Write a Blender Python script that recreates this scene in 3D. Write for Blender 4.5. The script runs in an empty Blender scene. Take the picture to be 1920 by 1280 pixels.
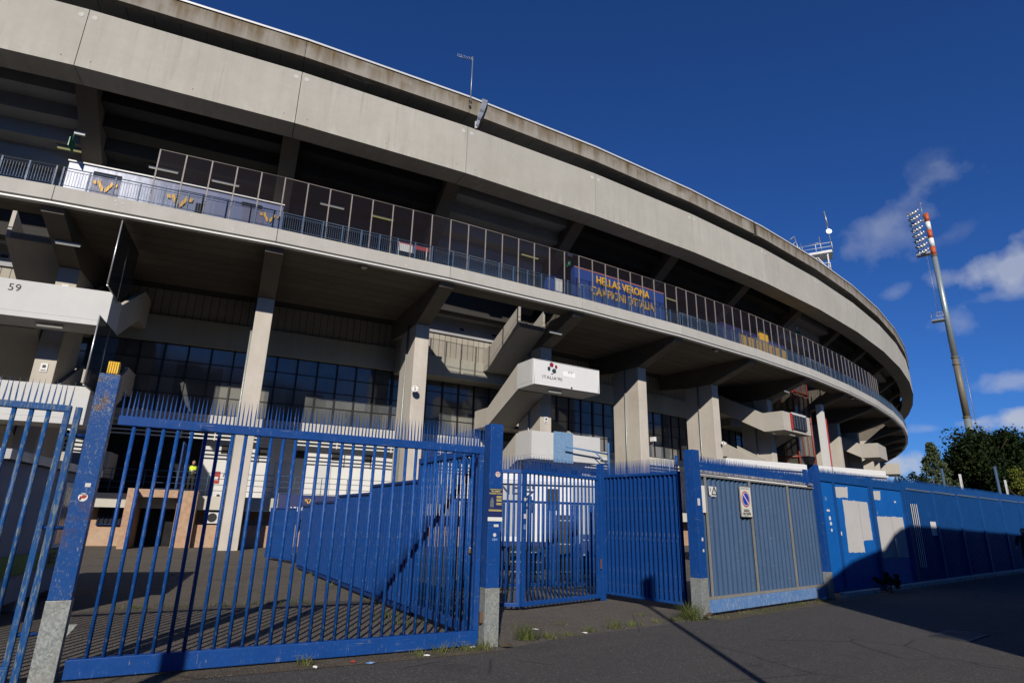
import bpy, bmesh, math, random
from mathutils import Vector, Matrix
random.seed(7)
sc = bpy.context.scene
col = sc.collection

# ------------------------------------------------------------------ camera
PITCH, ROLL = 0.29337, 0.02439
cd = bpy.data.cameras.new('camera'); cam = bpy.data.objects.new('camera', cd); col.objects.link(cam)
cd.sensor_width = 36.0; cd.lens = 20.583; cd.clip_start = 0.05; cd.clip_end = 4000
_f = Vector((0, math.cos(PITCH), math.sin(PITCH))); _u0 = Vector((0, -math.sin(PITCH), math.cos(PITCH))); _r0 = Vector((1, 0, 0))
_r = math.cos(ROLL)*_r0 + math.sin(ROLL)*_u0; _u = -math.sin(ROLL)*_r0 + math.cos(ROLL)*_u0
_m = Matrix((( _r.x, _u.x, -_f.x), (_r.y, _u.y, -_f.y), (_r.z, _u.z, -_f.z))).to_4x4()
cam.matrix_world = Matrix.Translation((0, 0, 1.65)) @ _m
sc.camera = cam

# ------------------------------------------------------------------ light and sky
SUN_EL = 27.5
SUN_AZ = 181.0                    # compass style: 0 = +Y, clockwise
SUN_STRENGTH = 5.0
SKY_STRENGTH = 0.058
sc.view_settings.view_transform = 'Standard'; sc.view_settings.look = 'None'
sc.cycles.diffuse_bounces = 1
sc.view_settings.exposure = 0.0; sc.view_settings.gamma = 1.0
sd = bpy.data.lights.new('sun', 'SUN'); sd.energy = SUN_STRENGTH; sd.angle = math.radians(0.53); sd.color = (1.0, 0.93, 0.83)
sun = bpy.data.objects.new('sun', sd); col.objects.link(sun)
_sd = Vector((math.sin(math.radians(SUN_AZ))*math.cos(math.radians(SUN_EL)), math.cos(math.radians(SUN_AZ))*math.cos(math.radians(SUN_EL)), math.sin(math.radians(SUN_EL))))
sun.rotation_euler = _sd.to_track_quat('Z', 'Y').to_euler(); sun.location = _sd*200

world = bpy.data.worlds.new('World'); sc.world = world; world.use_nodes = True
wn = world.node_tree.nodes; wl = world.node_tree.links
for n in list(wn): wn.remove(n)
w_out = wn.new('ShaderNodeOutputWorld'); w_bg = wn.new('ShaderNodeBackground'); w_bg.inputs[1].default_value = SKY_STRENGTH
sky = wn.new('ShaderNodeTexSky'); sky.sky_type = 'NISHITA'; sky.sun_disc = False
sky.sun_elevation = math.radians(SUN_EL); sky.sun_rotation = math.radians(SUN_AZ)
sky.air_density = 0.9; sky.dust_density = 0.3; sky.ozone_density = 4.0; sky.altitude = 300
wl.new(w_bg.outputs[0], w_out.inputs[0])

def W(kind, **kw):
    n = wn.new(kind)
    for a, b in kw.items(): setattr(n, a, b)
    return n
def wmath(op, a, b=None, c=None):
    n = W('ShaderNodeMath', operation=op)
    for i, v in enumerate((a, b, c)):
        if v is None: continue
        if isinstance(v, (int, float)): n.inputs[i].default_value = v
        else: wl.new(v, n.inputs[i])
    return n.outputs[0]
tc = W('ShaderNodeTexCoord'); DIR = tc.outputs['Generated']
def wdot(v):
    n = W('ShaderNodeVectorMath', operation='DOT_PRODUCT'); wl.new(DIR, n.inputs[0]); n.inputs[1].default_value = v
    return n.outputs['Value']
nz1 = W('ShaderNodeTexNoise'); nz1.inputs['Scale'].default_value = 17; nz1.inputs['Detail'].default_value = 6; nz1.inputs['Roughness'].default_value = 0.52
wl.new(DIR, nz1.inputs['Vector'])
nz2 = W('ShaderNodeTexNoise'); nz2.inputs['Scale'].default_value = 42; nz2.inputs['Detail'].default_value = 6
wl.new(DIR, nz2.inputs['Vector'])
def cloud(az, el, half_w, half_h, tilt, dens, soft, rag=1.0):
    """cloud at a compass azimuth / elevation (degrees), half sizes in degrees"""
    az, el, t = math.radians(az), math.radians(el), math.radians(tilt)
    c = Vector((math.sin(az)*math.cos(el), math.cos(az)*math.cos(el), math.sin(el)))
    r = Vector((math.cos(az), -math.sin(az), 0)); u = r.cross(c)
    ax = math.cos(t)*r + math.sin(t)*u; ay = -math.sin(t)*r + math.cos(t)*u
    x = wmath('DIVIDE', wdot(ax), math.sin(math.radians(half_w))); y = wmath('DIVIDE', wdot(ay), math.sin(math.radians(half_h)))
    d = wmath('ADD', wmath('MULTIPLY', x, x), wmath('MULTIPLY', y, y))
    d = wmath('SQRT', d)
    front = wmath('GREATER_THAN', wdot(c), 0.5)
    n = wmath('ADD', wmath('MULTIPLY', nz1.outputs['Fac'], 2.2*rag), wmath('MULTIPLY', nz2.outputs['Fac'], 0.5*rag))
    v = wmath('SUBTRACT', wmath('ADD', wmath('SUBTRACT', 1.0, d), n), 1.35*rag)
    v = wmath('DIVIDE', v, soft)
    n2 = W('ShaderNodeClamp'); wl.new(v, n2.inputs[0])
    return wmath('MULTIPLY', wmath('MULTIPLY', n2.outputs[0], dens), front)
CLOUDS = [
    (36.0, 24.4, 5.0, 2.3, 30, 0.42, 1.3, 1.2), (38.6, 27.2, 2.8, 1.3, 50, 0.16, 1.4, 1.6),
    (43.2, 19.0, 3.1, 1.6, 14, 0.62, 0.9, 1.5), (42.7, 17.2, 3.0, .8, 4, 0.34, 1.0, 1.4),
    (38.9, 15.6, 1.8, 1.1, 0, 0.26, 1.1, 1.7), (39.4, 22.3, 2.4, .8, 14, 0.14, 1.2, 1.6), (35.0, 18.7, 1.1, .6, 10, 0.20, 1.0, 1.5), (38.6, 19.1, 1.1, .7, 0, 0.28, 1.0, 1.4),
    (41.6, 10.7, 3.2, .85, 10, 0.42, 0.8, 1.4), (38.6, 7.9, 2.3, .6, 2, 0.60, 0.7, 1.4), (42.5, 8.0, 2.8, .85, 0, 0.74, 0.7, 1.4), (35.6, 7.6, 1.5, .45, 0, 0.28, 0.9, 1.4),
    (34.4, 5.2, 1.7, 1.0, 14, 0.66, 0.7, 1.5), (32.6, 4.8, 1.3, .65, 0, 0.5, 0.7, 1.4), (34.0, 3.2, 2.8, .9, 0, 0.45, 0.9, 1.4), (44, 4.0, 5, 1.0, 0, 0.5, 0.9, 1.4), (52, 9, 6, 2, 0, 0.5, 0.8, 1.4),
]
tot = None
for c in CLOUDS:
    v = cloud(*c)
    tot = v if tot is None else wmath('ADD', tot, wmath('MULTIPLY', v, wmath('SUBTRACT', 1.0, tot)))
w_mix = W('ShaderNodeMix', data_type='RGBA')
wl.new(tot, w_mix.inputs[0])
w_tint = W('ShaderNodeMix', data_type='RGBA', blend_type='MULTIPLY'); w_tint.inputs[0].default_value = 1.0
w_tint.inputs[7].default_value = (0.40, 0.85, 1.58, 1)
wl.new(sky.outputs[0], w_tint.inputs[6])
wl.new(w_tint.outputs[2], w_mix.inputs[6]); w_mix.inputs[7].default_value = (8.6, 9.2, 10.6, 1)
wl.new(w_mix.outputs[2], w_bg.inputs[0])

# ------------------------------------------------------------------ material helpers
class NT:
    def __init__(s, name):
        s.m = bpy.data.materials.new(name); s.m.use_nodes = True
        s.n = s.m.node_tree.nodes; s.l = s.m.node_tree.links
        s.b = s.n['Principled BSDF']; s.out = s.n['Material Output']
        s.tc = None
    def node(s, kind, **kw):
        x = s.n.new(kind)
        for a, b in kw.items(): setattr(x, a, b)
        return x
    def put(s, sock, v):
        if v is None: return
        if hasattr(v, 'is_output') or isinstance(v, bpy.types.NodeSocket): s.l.new(v, sock)
        elif isinstance(v, (tuple, list)) and len(v) == 3 and sock.type == 'RGBA': sock.default_value = (*v, 1)
        else: sock.default_value = v
    def obj(s):
        if s.tc is None: s.tc = s.node('ShaderNodeTexCoord')
        return s.tc.outputs['Object']
    def math(s, op, a, b=None, c=None, clamp=False):
        x = s.node('ShaderNodeMath', operation=op); x.use_clamp = clamp
        for i, v in enumerate((a, b, c)): s.put(x.inputs[i], v)
        return x.outputs[0]
    def xyz(s, v=None):
        x = s.node('ShaderNodeSeparateXYZ'); s.l.new(v or s.obj(), x.inputs[0]); return x.outputs
    def vec(s, a, b, c):
        x = s.node('ShaderNodeCombineXYZ')
        for i, v in enumerate((a, b, c)): s.put(x.inputs[i], v)
        return x.outputs[0]
    def scaled(s, v, sc_):
        x = s.node('ShaderNodeVectorMath', operation='MULTIPLY'); s.l.new(v, x.inputs[0]); x.inputs[1].default_value = sc_; return x.outputs[0]
    def noise(s, v, scale, detail=4, rough=.55):
        x = s.node('ShaderNodeTexNoise'); s.l.new(v, x.inputs['Vector']); x.inputs['Scale'].default_value = scale
        x.inputs['Detail'].default_value = detail; x.inputs['Roughness'].default_value = rough; return x.outputs['Fac']
    def voro(s, v, scale, out='Distance'):
        x = s.node('ShaderNodeTexVoronoi'); s.l.new(v, x.inputs['Vector']); x.inputs['Scale'].default_value = scale; return x.outputs[out]
    def step(s, v, lo, hi, a=0., b=1.):
        x = s.node('ShaderNodeMapRange'); s.put(x.inputs[0], v); x.inputs[1].default_value = lo; x.inputs[2].default_value = hi
        x.inputs[3].default_value = a; x.inputs[4].default_value = b; return x.outputs[0]
    def mix(s, f, a, b, blend='MIX'):
        x = s.node('ShaderNodeMix', data_type='RGBA', blend_type=blend); s.put(x.inputs[0], f); s.put(x.inputs[6], a); s.put(x.inputs[7], b); return x.outputs[2]
    def bump(s, h, strength=.3, dist=.02):
        x = s.node('ShaderNodeBump'); x.inputs['Strength'].default_value = strength; x.inputs['Distance'].default_value = dist
        s.l.new(h, x.inputs['Height']); s.l.new(x.outputs[0], s.b.inputs['Normal']); return x
    def set(s, color=None, rough=None, metal=None, spec=None):
        s.put(s.b.inputs['Base Color'], color); s.put(s.b.inputs['Roughness'], rough); s.put(s.b.inputs['Metallic'], metal)
        s.put(s.b.inputs['Specular IOR Level'], spec); return s.m

def ring_uv(t):
    """unrolled coordinates of the oval: u along the facade, R, z (object origin = ring centre)"""
    x, y, z = t.xyz()
    a = t.math('ARCTAN2', y, x); R = t.math('SQRT', t.math('ADD', t.math('MULTIPLY', x, x), t.math('MULTIPLY', y, y)))
    return t.math('MULTIPLY', a, 157.0), R, z

def concrete(name, base, dark, ring=True, streak=.5, algae=None, boards=0, ribs=0, rough=.9, grid=False):
    t = NT(name)
    if ring:
        u, R, z = ring_uv(t); p = t.vec(u, R, z)
        st = t.noise(t.vec(t.math('MULTIPLY', u, 2.2), t.math('MULTIPLY', R, .6), t.math('MULTIPLY', z, .16)), 1.0, 5, .6)
    else:
        p = t.obj(); x, y, z = t.xyz()
        st = t.noise(t.scaled(p, (2.4, 2.4, .2)), 1.0, 5, .6)
    big = t.noise(p, .45, 4, .6); mid = t.noise(p, 3.0, 5, .65); fine = t.noise(p, 38, 3, .6)
    f = t.math('ADD', t.math('MULTIPLY', big, .8), t.math('ADD', t.math('MULTIPLY', st, streak), t.math('MULTIPLY', mid, .35)))
    f = t.step(f, .45 + .3*streak, .9 + .55*streak)
    c = t.mix(f, base, dark)
    if ring:
        oi = t.node('ShaderNodeObjectInfo')
        tone = t.step(oi.outputs['Random'], 0, 1, .0, .30)
        c = t.mix(tone, c, (base[0]*.72, base[1]*.72, base[2]*.70))
    # pale patches
    pale = t.step(t.noise(t.scaled(p, (1.2, 1.2, 1.6)), 1.1, 6, .7), .64, .74, 0, .35)
    c = t.mix(pale, c, (min(base[0]*1.22, .8), min(base[1]*1.22, .8), min(base[2]*1.2, .8)))
    c = t.mix(t.step(fine, .62, .8, 0, .25), c, tuple(v*.6 for v in dark))
    h = t.math('ADD', t.math('MULTIPLY', fine, .5), mid)
    if grid:      # faint formwork lattice, run marks below the upper edge and along the lower edge
        gu = t.math('ABSOLUTE', t.math('SUBTRACT', t.math('FRACT', t.math('MULTIPLY', u, 2.6)), .5)); gz = t.math('ABSOLUTE', t.math('SUBTRACT', t.math('FRACT', t.math('MULTIPLY', z, 3.4)), .5))
        g_ = t.math('MAXIMUM', t.step(gu, .38, .5), t.step(gz, .38, .5))
        c = t.mix(t.math('MULTIPLY', g_, t.step(t.noise(p, .7, 3), .35, .65, .02, .22)), c, dark)
        runs = t.noise(t.vec(t.math('MULTIPLY', u, 6), R, t.math('MULTIPLY', z, .25)), 1.0, 4, .6)
        c = t.mix(t.math('MULTIPLY', t.step(runs, .55, .72), t.step(t.noise(p, .35, 3), .4, .65, 0, .4)), c, tuple(v*.7 for v in dark))
        c = t.mix(t.math('MULTIPLY', t.step(t.noise(p, 1.6, 6, .75), .56, .7), .28), c, (.42, .41, .38))
        low = t.math('MULTIPLY', t.step(z, 18.85, 19.5, 1, 0), t.step(t.noise(t.vec(t.math('MULTIPLY', u, 3.5), R, t.math('MULTIPLY', z, .6)), 1.0, 3), .52, .66, 0, .5)); c = t.mix(low, c, (.46, .45, .41))
    if algae:
        top, depth = algae
        m = t.step(t.math('ADD', t.math('SUBTRACT', z, top), t.math('MULTIPLY', t.math('SUBTRACT', st, .5), 2.6*depth)), -depth, 0., 0, 1)
        m2 = t.step(t.noise(p, .9, 4), .28, .5)
        k = t.math('MULTIPLY', m, m2)
        fl = t.noise(t.vec(t.math('MULTIPLY', u, 5), R, t.math('MULTIPLY', z, .5)), 1.0, 4)
        c = t.mix(t.math('MULTIPLY', k, t.step(fl, .3, .7, .6, 1.0)), c, (.105, .068, .026))
        c = t.mix(t.math('MULTIPLY', k, t.step(t.noise(p, 9, 3), .66, .74, 0, .5)), c, (.30, .28, .24))
        c = t.mix(t.step(t.noise(t.vec(t.math('MULTIPLY', u, 1.7), R, t.math('MULTIPLY', z, .3)), 1.0, 3), .62, .74, 0, .45), c, (.12, .105, .085))
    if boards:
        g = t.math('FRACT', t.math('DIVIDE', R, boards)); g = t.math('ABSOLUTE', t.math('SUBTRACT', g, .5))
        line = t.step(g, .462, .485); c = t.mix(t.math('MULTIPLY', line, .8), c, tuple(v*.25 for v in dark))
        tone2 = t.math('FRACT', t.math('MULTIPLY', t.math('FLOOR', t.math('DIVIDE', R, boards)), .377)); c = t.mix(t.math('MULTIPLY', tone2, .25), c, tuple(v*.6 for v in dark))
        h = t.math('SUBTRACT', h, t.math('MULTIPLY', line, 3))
    if ribs:
        uu = t.math('MULTIPLY', u, 148.4/157.0)
        g = t.math('ABSOLUTE', t.math('SUBTRACT', t.math('FRACT', t.math('DIVIDE', uu, ribs)), .5))
        line = t.step(g, .44, .47); c = t.mix(t.math('MULTIPLY', line, .85), c, tuple(v*.22 for v in dark))
        h = t.math('SUBTRACT', h, t.math('MULTIPLY', line, 4))
    t.bump(h, .25, .01)
    return t.set(c, rough, 0, .25)

def paint(name, base, worn=(.20, .22, .22), rust=(.16, .06, .02), wear=.0, rustiness=0., rough=.42, fine=9, topworn=False):
    t = NT(name); p = t.obj()
    a = t.noise(p, 7, 6, .7); b = t.noise(t.scaled(p, (60, 60, fine)), 1, 5, .7); c2 = t.noise(p, 2.2, 4, .6)
    c = t.mix(t.step(c2, .3, .7, 0, .35), base, tuple(v*.62 for v in base))
    c = t.mix(t.step(t.noise(p, 30, 3), .5, .8, 0, .25), c, tuple(min(1, v*1.5+.01) for v in base))
    if wear > 0:
        k = t.math('MULTIPLY', t.step(b, .66-.16*wear, .72-.12*wear), t.step(a, .52-.2*wear, .62-.1*wear))
        c = t.mix(k, c, worn)
    if rustiness > 0:
        k2 = t.step(t.math('ADD', a, t.math('MULTIPLY', b, .35)), .92-.22*rustiness, .99-.2*rustiness)
        c = t.mix(t.math('MULTIPLY', k2, .9), c, rust)
    if topworn:      # rusted, flaking zones towards the top and a stain half way up
        x_, y_, z_ = t.xyz(); zn = t.math('ADD', z_, t.math('MULTIPLY', t.math('SUBTRACT', t.noise(p, 4.5, 5, .7), .5), 3.2))
        k3 = t.math('MULTIPLY', t.step(zn, 2.75, 3.0), t.step(t.noise(p, 5.5, 5, .65), .47, .56)); c = t.mix(t.math('MULTIPLY', k3, .92), c, (.125, .066, .036))
        k4 = t.math('MULTIPLY', t.step(t.math('ABSOLUTE', t.math('SUBTRACT', z_, 1.5)), .0, .30, 1, 0), t.step(t.noise(p, 5, 5, .7), .46, .58)); c = t.mix(t.math('MULTIPLY', k4, .85), c, (.09, .05, .035))
        k5 = t.math('MULTIPLY', t.step(zn, 2.4, 2.9), t.step(t.noise(p, 70, 3), .52, .58)); c = t.mix(t.math('MULTIPLY', k5, .7), c, (.19, .22, .24))
    scr = t.math('MULTIPLY', t.step(t.noise(t.scaled(p, (1.6, 1.6, 70)), 1, 3, .7), .60, .66), t.step(t.noise(p, 3.1, 3), .55, .65)); c = t.mix(t.math('MULTIPLY', scr, min(.8, .3+wear)), c, worn)
    dirt = t.step(t.noise(t.scaled(p, (9, 9, 1.2)), 1, 5, .65), .55, .8, 0, .4)
    c = t.mix(dirt, c, tuple(v*.45+.004 for v in base))
    t.bump(t.math('ADD', a, b), .12, .003)
    r = t.step(a, .3, .7, rough-.06, rough+.16)
    return t.set(c, r, 0, .22)

def plain(name, colr, rough=.6, metal=0., spec=.4, var=.25, scale=3.):
    t = NT(name); p = t.obj(); n = t.noise(p, scale, 5, .6)
    c = t.mix(t.step(n, .35, .7, 0, var), colr, tuple(v*.55 for v in colr))
    t.bump(t.noise(p, 40, 3), .06, .003)
    return t.set(c, t.step(n, .3, .7, max(.05, rough-.06), min(1, rough+.08)), metal, spec)

def emit(name, colr, strength):
    t = NT(name); t.set(colr, .4); t.put(t.b.inputs['Emission Color'], colr); t.b.inputs['Emission Strength'].default_value = strength; return t.m

M = {}
M['conc'] = concrete('concrete_fascia', (.42, .402, .352), (.325, .307, .262), streak=.6, grid=True)
M['conc_roof'] = concrete('concrete_roof_edge', (.30, .278, .238), (.205, .183, .152), streak=.8, algae=(23.5, .95))
M['conc_balc'] = concrete('concrete_balcony_edge', (.45, .435, .40), (.35, .335, .30), streak=.35)
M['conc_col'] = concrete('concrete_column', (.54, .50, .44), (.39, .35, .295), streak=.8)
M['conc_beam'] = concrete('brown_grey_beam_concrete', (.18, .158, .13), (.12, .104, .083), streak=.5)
M['conc_stair'] = concrete('concrete_stair', (.47, .44, .39), (.36, .335, .29), streak=.5)
M['white_conc'] = concrete('white_painted_concrete', (.56, .56, .55), (.47, .47, .46), streak=.3)
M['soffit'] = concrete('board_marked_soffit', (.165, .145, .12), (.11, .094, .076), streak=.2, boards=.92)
M['stand'] = concrete('shaded_stand_underside', (.05, .05, .05), (.03, .03, .03), streak=.2)  # shade of the closed bays put into the colour
M['stand_lit'] = concrete('lit_stand_underside', (.36, .36, .37), (.25, .25, .26), streak=.3)  # same underside, with the light of the open bays put into the colour
M['floor'] = concrete('dark_concourse_floor', (.07, .066, .06), (.045, .042, .04), streak=.1)
M['wall_rib'] = concrete('ribbed_wall', (.40, .37, .32), (.27, .245, .205), streak=.6, ribs=.40)
M['wall'] = concrete('rendered_wall', (.40, .39, .33), (.30, .29, .24), streak=.7)
M['beige'] = concrete('beige_terrace_edge', (.52, .50, .43), (.40, .38, .32), streak=.6)
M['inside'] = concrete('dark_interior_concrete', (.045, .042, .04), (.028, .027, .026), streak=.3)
M['white_wall'] = concrete('white_plaster_wall', (.66, .655, .635), (.57, .56, .535), streak=.4)
M['soffit_panel'] = plain('grey_soffit_panel', (.22, .22, .21), .7)
M['steel_white'] = plain('white_painted_steel', (.62, .62, .60), .45, 0, .4, .15)
M['steel_grey'] = plain('grey_steel', (.33, .35, .36), .4, .6)
M['alu'] = plain('aluminium', (.55, .56, .56), .35, .7)
M['cap_metal'] = plain('white_roof_capping', (.60, .60, .58), .4, .1)
M['joint'] = plain('dark_joint', (.03, .028, .025), .9)
M['patch'] = plain('mortar_patch', (.50, .49, .45), .9, 0, .2, .3, 9)
M['blue'] = paint('blue_gate_paint', (.006, .052, .225), wear=.35, rustiness=.12)
M['blue_bar'] = paint('blue_bar_paint', (.006, .058, .24), worn=(.14, .21, .31), wear=.6, rustiness=.1)
M['blue_old'] = paint('worn_blue_paint', (.008, .058, .225), worn=(.19, .22, .23), rust=(.11, .058, .032), wear=.6, rustiness=.45, fine=26, topworn=True)
M['blue_old_bar'] = paint('faded_blue_bar_paint', (.008, .066, .22), worn=(.165, .185, .15), rust=(.13, .055, .025), wear=.95, rustiness=.35)
M['blue_sheet'] = paint('blue_sheet_paint', (.006, .105, .40), wear=.1, rustiness=.0)
M['blue_far'] = paint('blue_far_fence_paint', (.006, .060, .225), wear=.1, rustiness=.05)
M['blue_dark'] = paint('dark_blue_paint', (.005, .034, .15), wear=.2, rustiness=.1)
M['corrug'] = paint('corrugated_blue_grey', (.040, .082, .165), worn=(.17, .19, .2), wear=.25, rustiness=.1, rough=.5)
M['beam_light'] = paint('faded_light_blue_paint', (.085, .19, .42), worn=(.33, .37, .4), wear=.9, rustiness=.3)
M['rail_blue'] = paint('railing_blue_grey', (.055, .095, .165), wear=.2, rustiness=.1)
M['screen_frame'] = paint('screen_frame_grey', (.24, .215, .20), worn=(.25, .17, .13), wear=.6, rustiness=.2)
M['navy'] = plain('navy_board', (.013, .022, .10), .45)
M['club_blue'] = plain('club_blue_wall', (.012, .045, .21), .55)
M['yellow'] = plain('yellow_paint', (.62, .36, .02), .5)
M['yellow_l'] = plain('yellow_letters', (.60, .34, .02), .5, 0, .3, .1)
M['orange'] = plain('orange_line', (.42, .14, .03), .5)
M['red'] = plain('red_paint', (.34, .035, .025), .45)
M['red_steel'] = plain('dark_red_steel', (.20, .035, .025), .45)
M['white'] = plain('white_paint', (.63, .63, .62), .5, 0, .4, .1)
M['offwhite'] = plain('grey_white_paint', (.52, .52, .52), .65, 0, .3, .12, 2)
M['wall_grey'] = plain('grey_cover_paint', (.47, .465, .465), .7, 0, .25, .18, 2.5)
M['black'] = plain('black_plastic', (.012, .012, .013), .5)
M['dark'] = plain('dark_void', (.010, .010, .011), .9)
M['green_sign'] = plain('green_exit_sign', (.01, .17, .09), .4)
M['letter'] = plain('black_lettering', (.02, .02, .025), .6)
M['grey_panel'] = plain('grey_truck_panel', (.36, .37, .38), .4)
M['rubber'] = plain('rubber', (.02, .02, .02), .85)
M['yard_line'] = plain('worn_line_paint', (.5, .5, .48), .8)

def mk_glass():
    t = NT('dark_glazing'); u, R, z = ring_uv(t); p = t.vec(u, R, z)
    cell = t.vec(t.math('FLOOR', t.math('MULTIPLY', u, .83)), 0., t.math('FLOOR', t.math('MULTIPLY', t.math('SUBTRACT', z, 6.66), 1.1)))
    wn_ = t.node('ShaderNodeTexWhiteNoise'); t.l.new(cell, wn_.inputs['Vector'])
    col_ = t.node('ShaderNodeTexWhiteNoise'); t.l.new(t.vec(t.math('FLOOR', t.math('MULTIPLY', u, .83)), 1., 0.), col_.inputs['Vector'])
    n = t.noise(p, .8, 5)
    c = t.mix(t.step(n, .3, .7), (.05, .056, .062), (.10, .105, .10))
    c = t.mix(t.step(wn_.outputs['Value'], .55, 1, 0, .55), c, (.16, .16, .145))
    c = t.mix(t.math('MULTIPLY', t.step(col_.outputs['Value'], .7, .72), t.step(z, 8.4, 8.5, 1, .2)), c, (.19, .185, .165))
    c = t.mix(t.step(t.noise(t.scaled(p, (1, 1, .3)), 5, 4), .55, .75, 0, .35), c, (.15, .145, .13))
    t.bump(t.noise(p, .6, 2), .06, .03)
    return t.set(c, t.step(wn_.outputs['Value'], 0, 1, .04, .14), 0, .7)
M['glass'] = mk_glass()
def mk_screen():
    t = NT('tinted_screen_glass'); t.set((.05, .038, .036), .12, 0, .5); t.b.inputs['Alpha'].default_value = .10; return t.m
M['screen'] = mk_screen()
def mk_dark_screen():
    t = NT('smoked_wind_screen'); t.set((.03, .034, .036), .1, 0, .5); t.b.inputs['Alpha'].default_value = .86; return t.m
M['smoked'] = mk_dark_screen()
def mk_galv():
    t = NT('galvanised_steel'); p = t.obj()
    v = t.voro(t.scaled(p, (1, 1, .8)), 60, 'Color'); x = t.node('ShaderNodeSeparateColor'); t.l.new(v, x.inputs[0])
    c = t.mix(x.outputs[0], (.20, .225, .225), (.34, .36, .355))
    c = t.mix(t.step(t.noise(p, 3, 5), .45, .75, 0, .55), c, (.26, .24, .21))
    return t.set(c, t.step(x.outputs[1], 0, 1, .35, .6), .35, .5)
M['galv'] = mk_galv()
def mk_asphalt(name, base, dark, patch):
    t = NT(name); p = t.obj()
    f = t.noise(p, 150, 3, .7); g = t.voro(p, 70, 'Color'); gd = t.voro(p, 70); b = t.noise(p, .35, 5, .6); m = t.noise(p, 2.3, 6, .65)
    sp_ = t.node('ShaderNodeSeparateColor'); t.l.new(g, sp_.inputs[0])
    c = t.mix(t.step(b, .35, .68), base, dark)
    c = t.mix(t.step(m, .42, .72, 0, .6), c, patch)
    c = t.mix(t.step(sp_.outputs[0], .0, 1., 0, .38), c, tuple(v*.35 for v in dark))          # dark binder between
    c = t.mix(t.step(sp_.outputs[1], .88, .96, 0, .7), c, tuple(v*2.4 for v in base))          # pale chippings
    c = t.mix(t.step(f, .55, .75, 0, .4), c, tuple(v*1.9 for v in base))
    g = gd
    oil = t.step(t.noise(p, .9, 4, .6), .60, .70, 0, .5); c = t.mix(oil, c, tuple(v*.45 for v in dark))
    tx, ty, tz = t.xyz(); trk = t.noise(t.vec(t.math('ADD', t.math('MULTIPLY', tx, .78), t.math('MULTIPLY', ty, .63)), t.math('MULTIPLY', t.math('SUBTRACT', t.math('MULTIPLY', ty, .78), t.math('MULTIPLY', tx, .63)), 9.), 0.), .35, 4, .6)
    c = t.mix(t.step(trk, .5, .7, 0, .35), c, patch)
    w = t.node('ShaderNodeTexVoronoi', feature='DISTANCE_TO_EDGE'); t.l.new(t.mix(.12, p, t.noise(p, 2.0, 4)), w.inputs['Vector']); w.inputs['Scale'].default_value = .42
    crack = t.math('MULTIPLY', t.step(w.outputs[0], .0, .009, 1, 0), t.step(t.noise(p, .5, 2), .5, .56))
    c = t.mix(t.math('MULTIPLY', crack, .8), c, tuple(v*.3 for v in dark))
    spots = t.step(t.noise(p, 5.5, 2), .74, .78, 0, .45); c = t.mix(spots, c, (.13, .125, .115))
    t.bump(t.math('ADD', t.math('MULTIPLY', f, .6), g), .8, .012)
    return t.set(c, .88, 0, .3)
M['asphalt_yard'] = mk_asphalt('yard_asphalt', (.128, .110, .090), (.096, .085, .071), (.15, .13, .105))
M['asphalt_road'] = mk_asphalt('road_asphalt', (.078, .073, .068), (.066, .062, .058), (.090, .084, .075))
M['dirt'] = mk_asphalt('dirt_strip', (.115, .092, .062), (.075, .06, .042), (.14, .115, .08))
def mk_stucco():
    t = NT('orange_stucco'); p = t.obj(); a = t.noise(p, 6, 6, .7); b = t.noise(p, 1.1, 4)
    c = t.mix(t.step(a, .35, .65), (.44, .285, .19), (.33, .20, .125)); c = t.mix(t.step(b, .4, .7, 0, .5), c, (.44, .36, .28))
    t.bump(a, .6, .03); return t.set(c, .9, 0, .2)
M['stucco'] = mk_stucco()
def mk_leaf(name, a, b):
    t = NT(name); g = t.node('ShaderNodeNewGeometry'); r = g.outputs['Random Per Island']
    n = t.noise(t.obj(), .7, 3); c = t.mix(r, a, b); c = t.mix(t.step(n, .35, .65, 0, .6), c, tuple(v*.5 for v in a))
    t.set(c, .7, 0, .08); t.b.inputs['Transmission Weight'].default_value = 0
    return t.m
M['leaf_dark'] = mk_leaf('dark_leaves', (.008, .017, .005), (.022, .036, .010))
M['leaf_mid'] = mk_leaf('mid_green_leaves', (.03, .06, .015), (.055, .085, .025))
M['leaf_pale'] = mk_leaf('pale_needles', (.07, .10, .05), (.12, .14, .07))
M['leaf_yel'] = mk_leaf('yellow_green_leaves', (.10, .12, .018), (.15, .16, .03))
M['grass'] = mk_leaf('weed_grass', (.05, .085, .018), (.16, .15, .06))
M['bark'] = plain('bark', (.06, .045, .03), .9, 0, .2, .4, 6)
M['hivis'] = plain('hi_vis_yellow', (.55, .70, .02), .6, 0, .3, .1)
M['skin'] = plain('skin', (.40, .23, .16), .55, 0, .4, .05)
M['cloth'] = plain('dark_cloth', (.015, .016, .02), .85)
M['hair'] = plain('dark_hair', (.015, .011, .008), .6)
M['fluor'] = emit('yellowed_fluorescent_tube', (.85, .80, .32), .28)
M['fluor_w'] = emit('white_fluorescent_tube', (.9, .86, .75), .28)
M['lamp_off'] = plain('lamp_diffuser', (.62, .52, .44), .3)
M['mast'] = plain('galvanised_mast', (.30, .345, .34), .42, .45, .5, .2)
M['mast_rust'] = plain('brown_weathered_mast', (.17, .15, .11), .6, .2)
M['mast_red'] = plain('mast_red_band', (.46, .085, .02), .5)
M['mast_white'] = plain('mast_white_band', (.70, .70, .68), .5)

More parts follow.
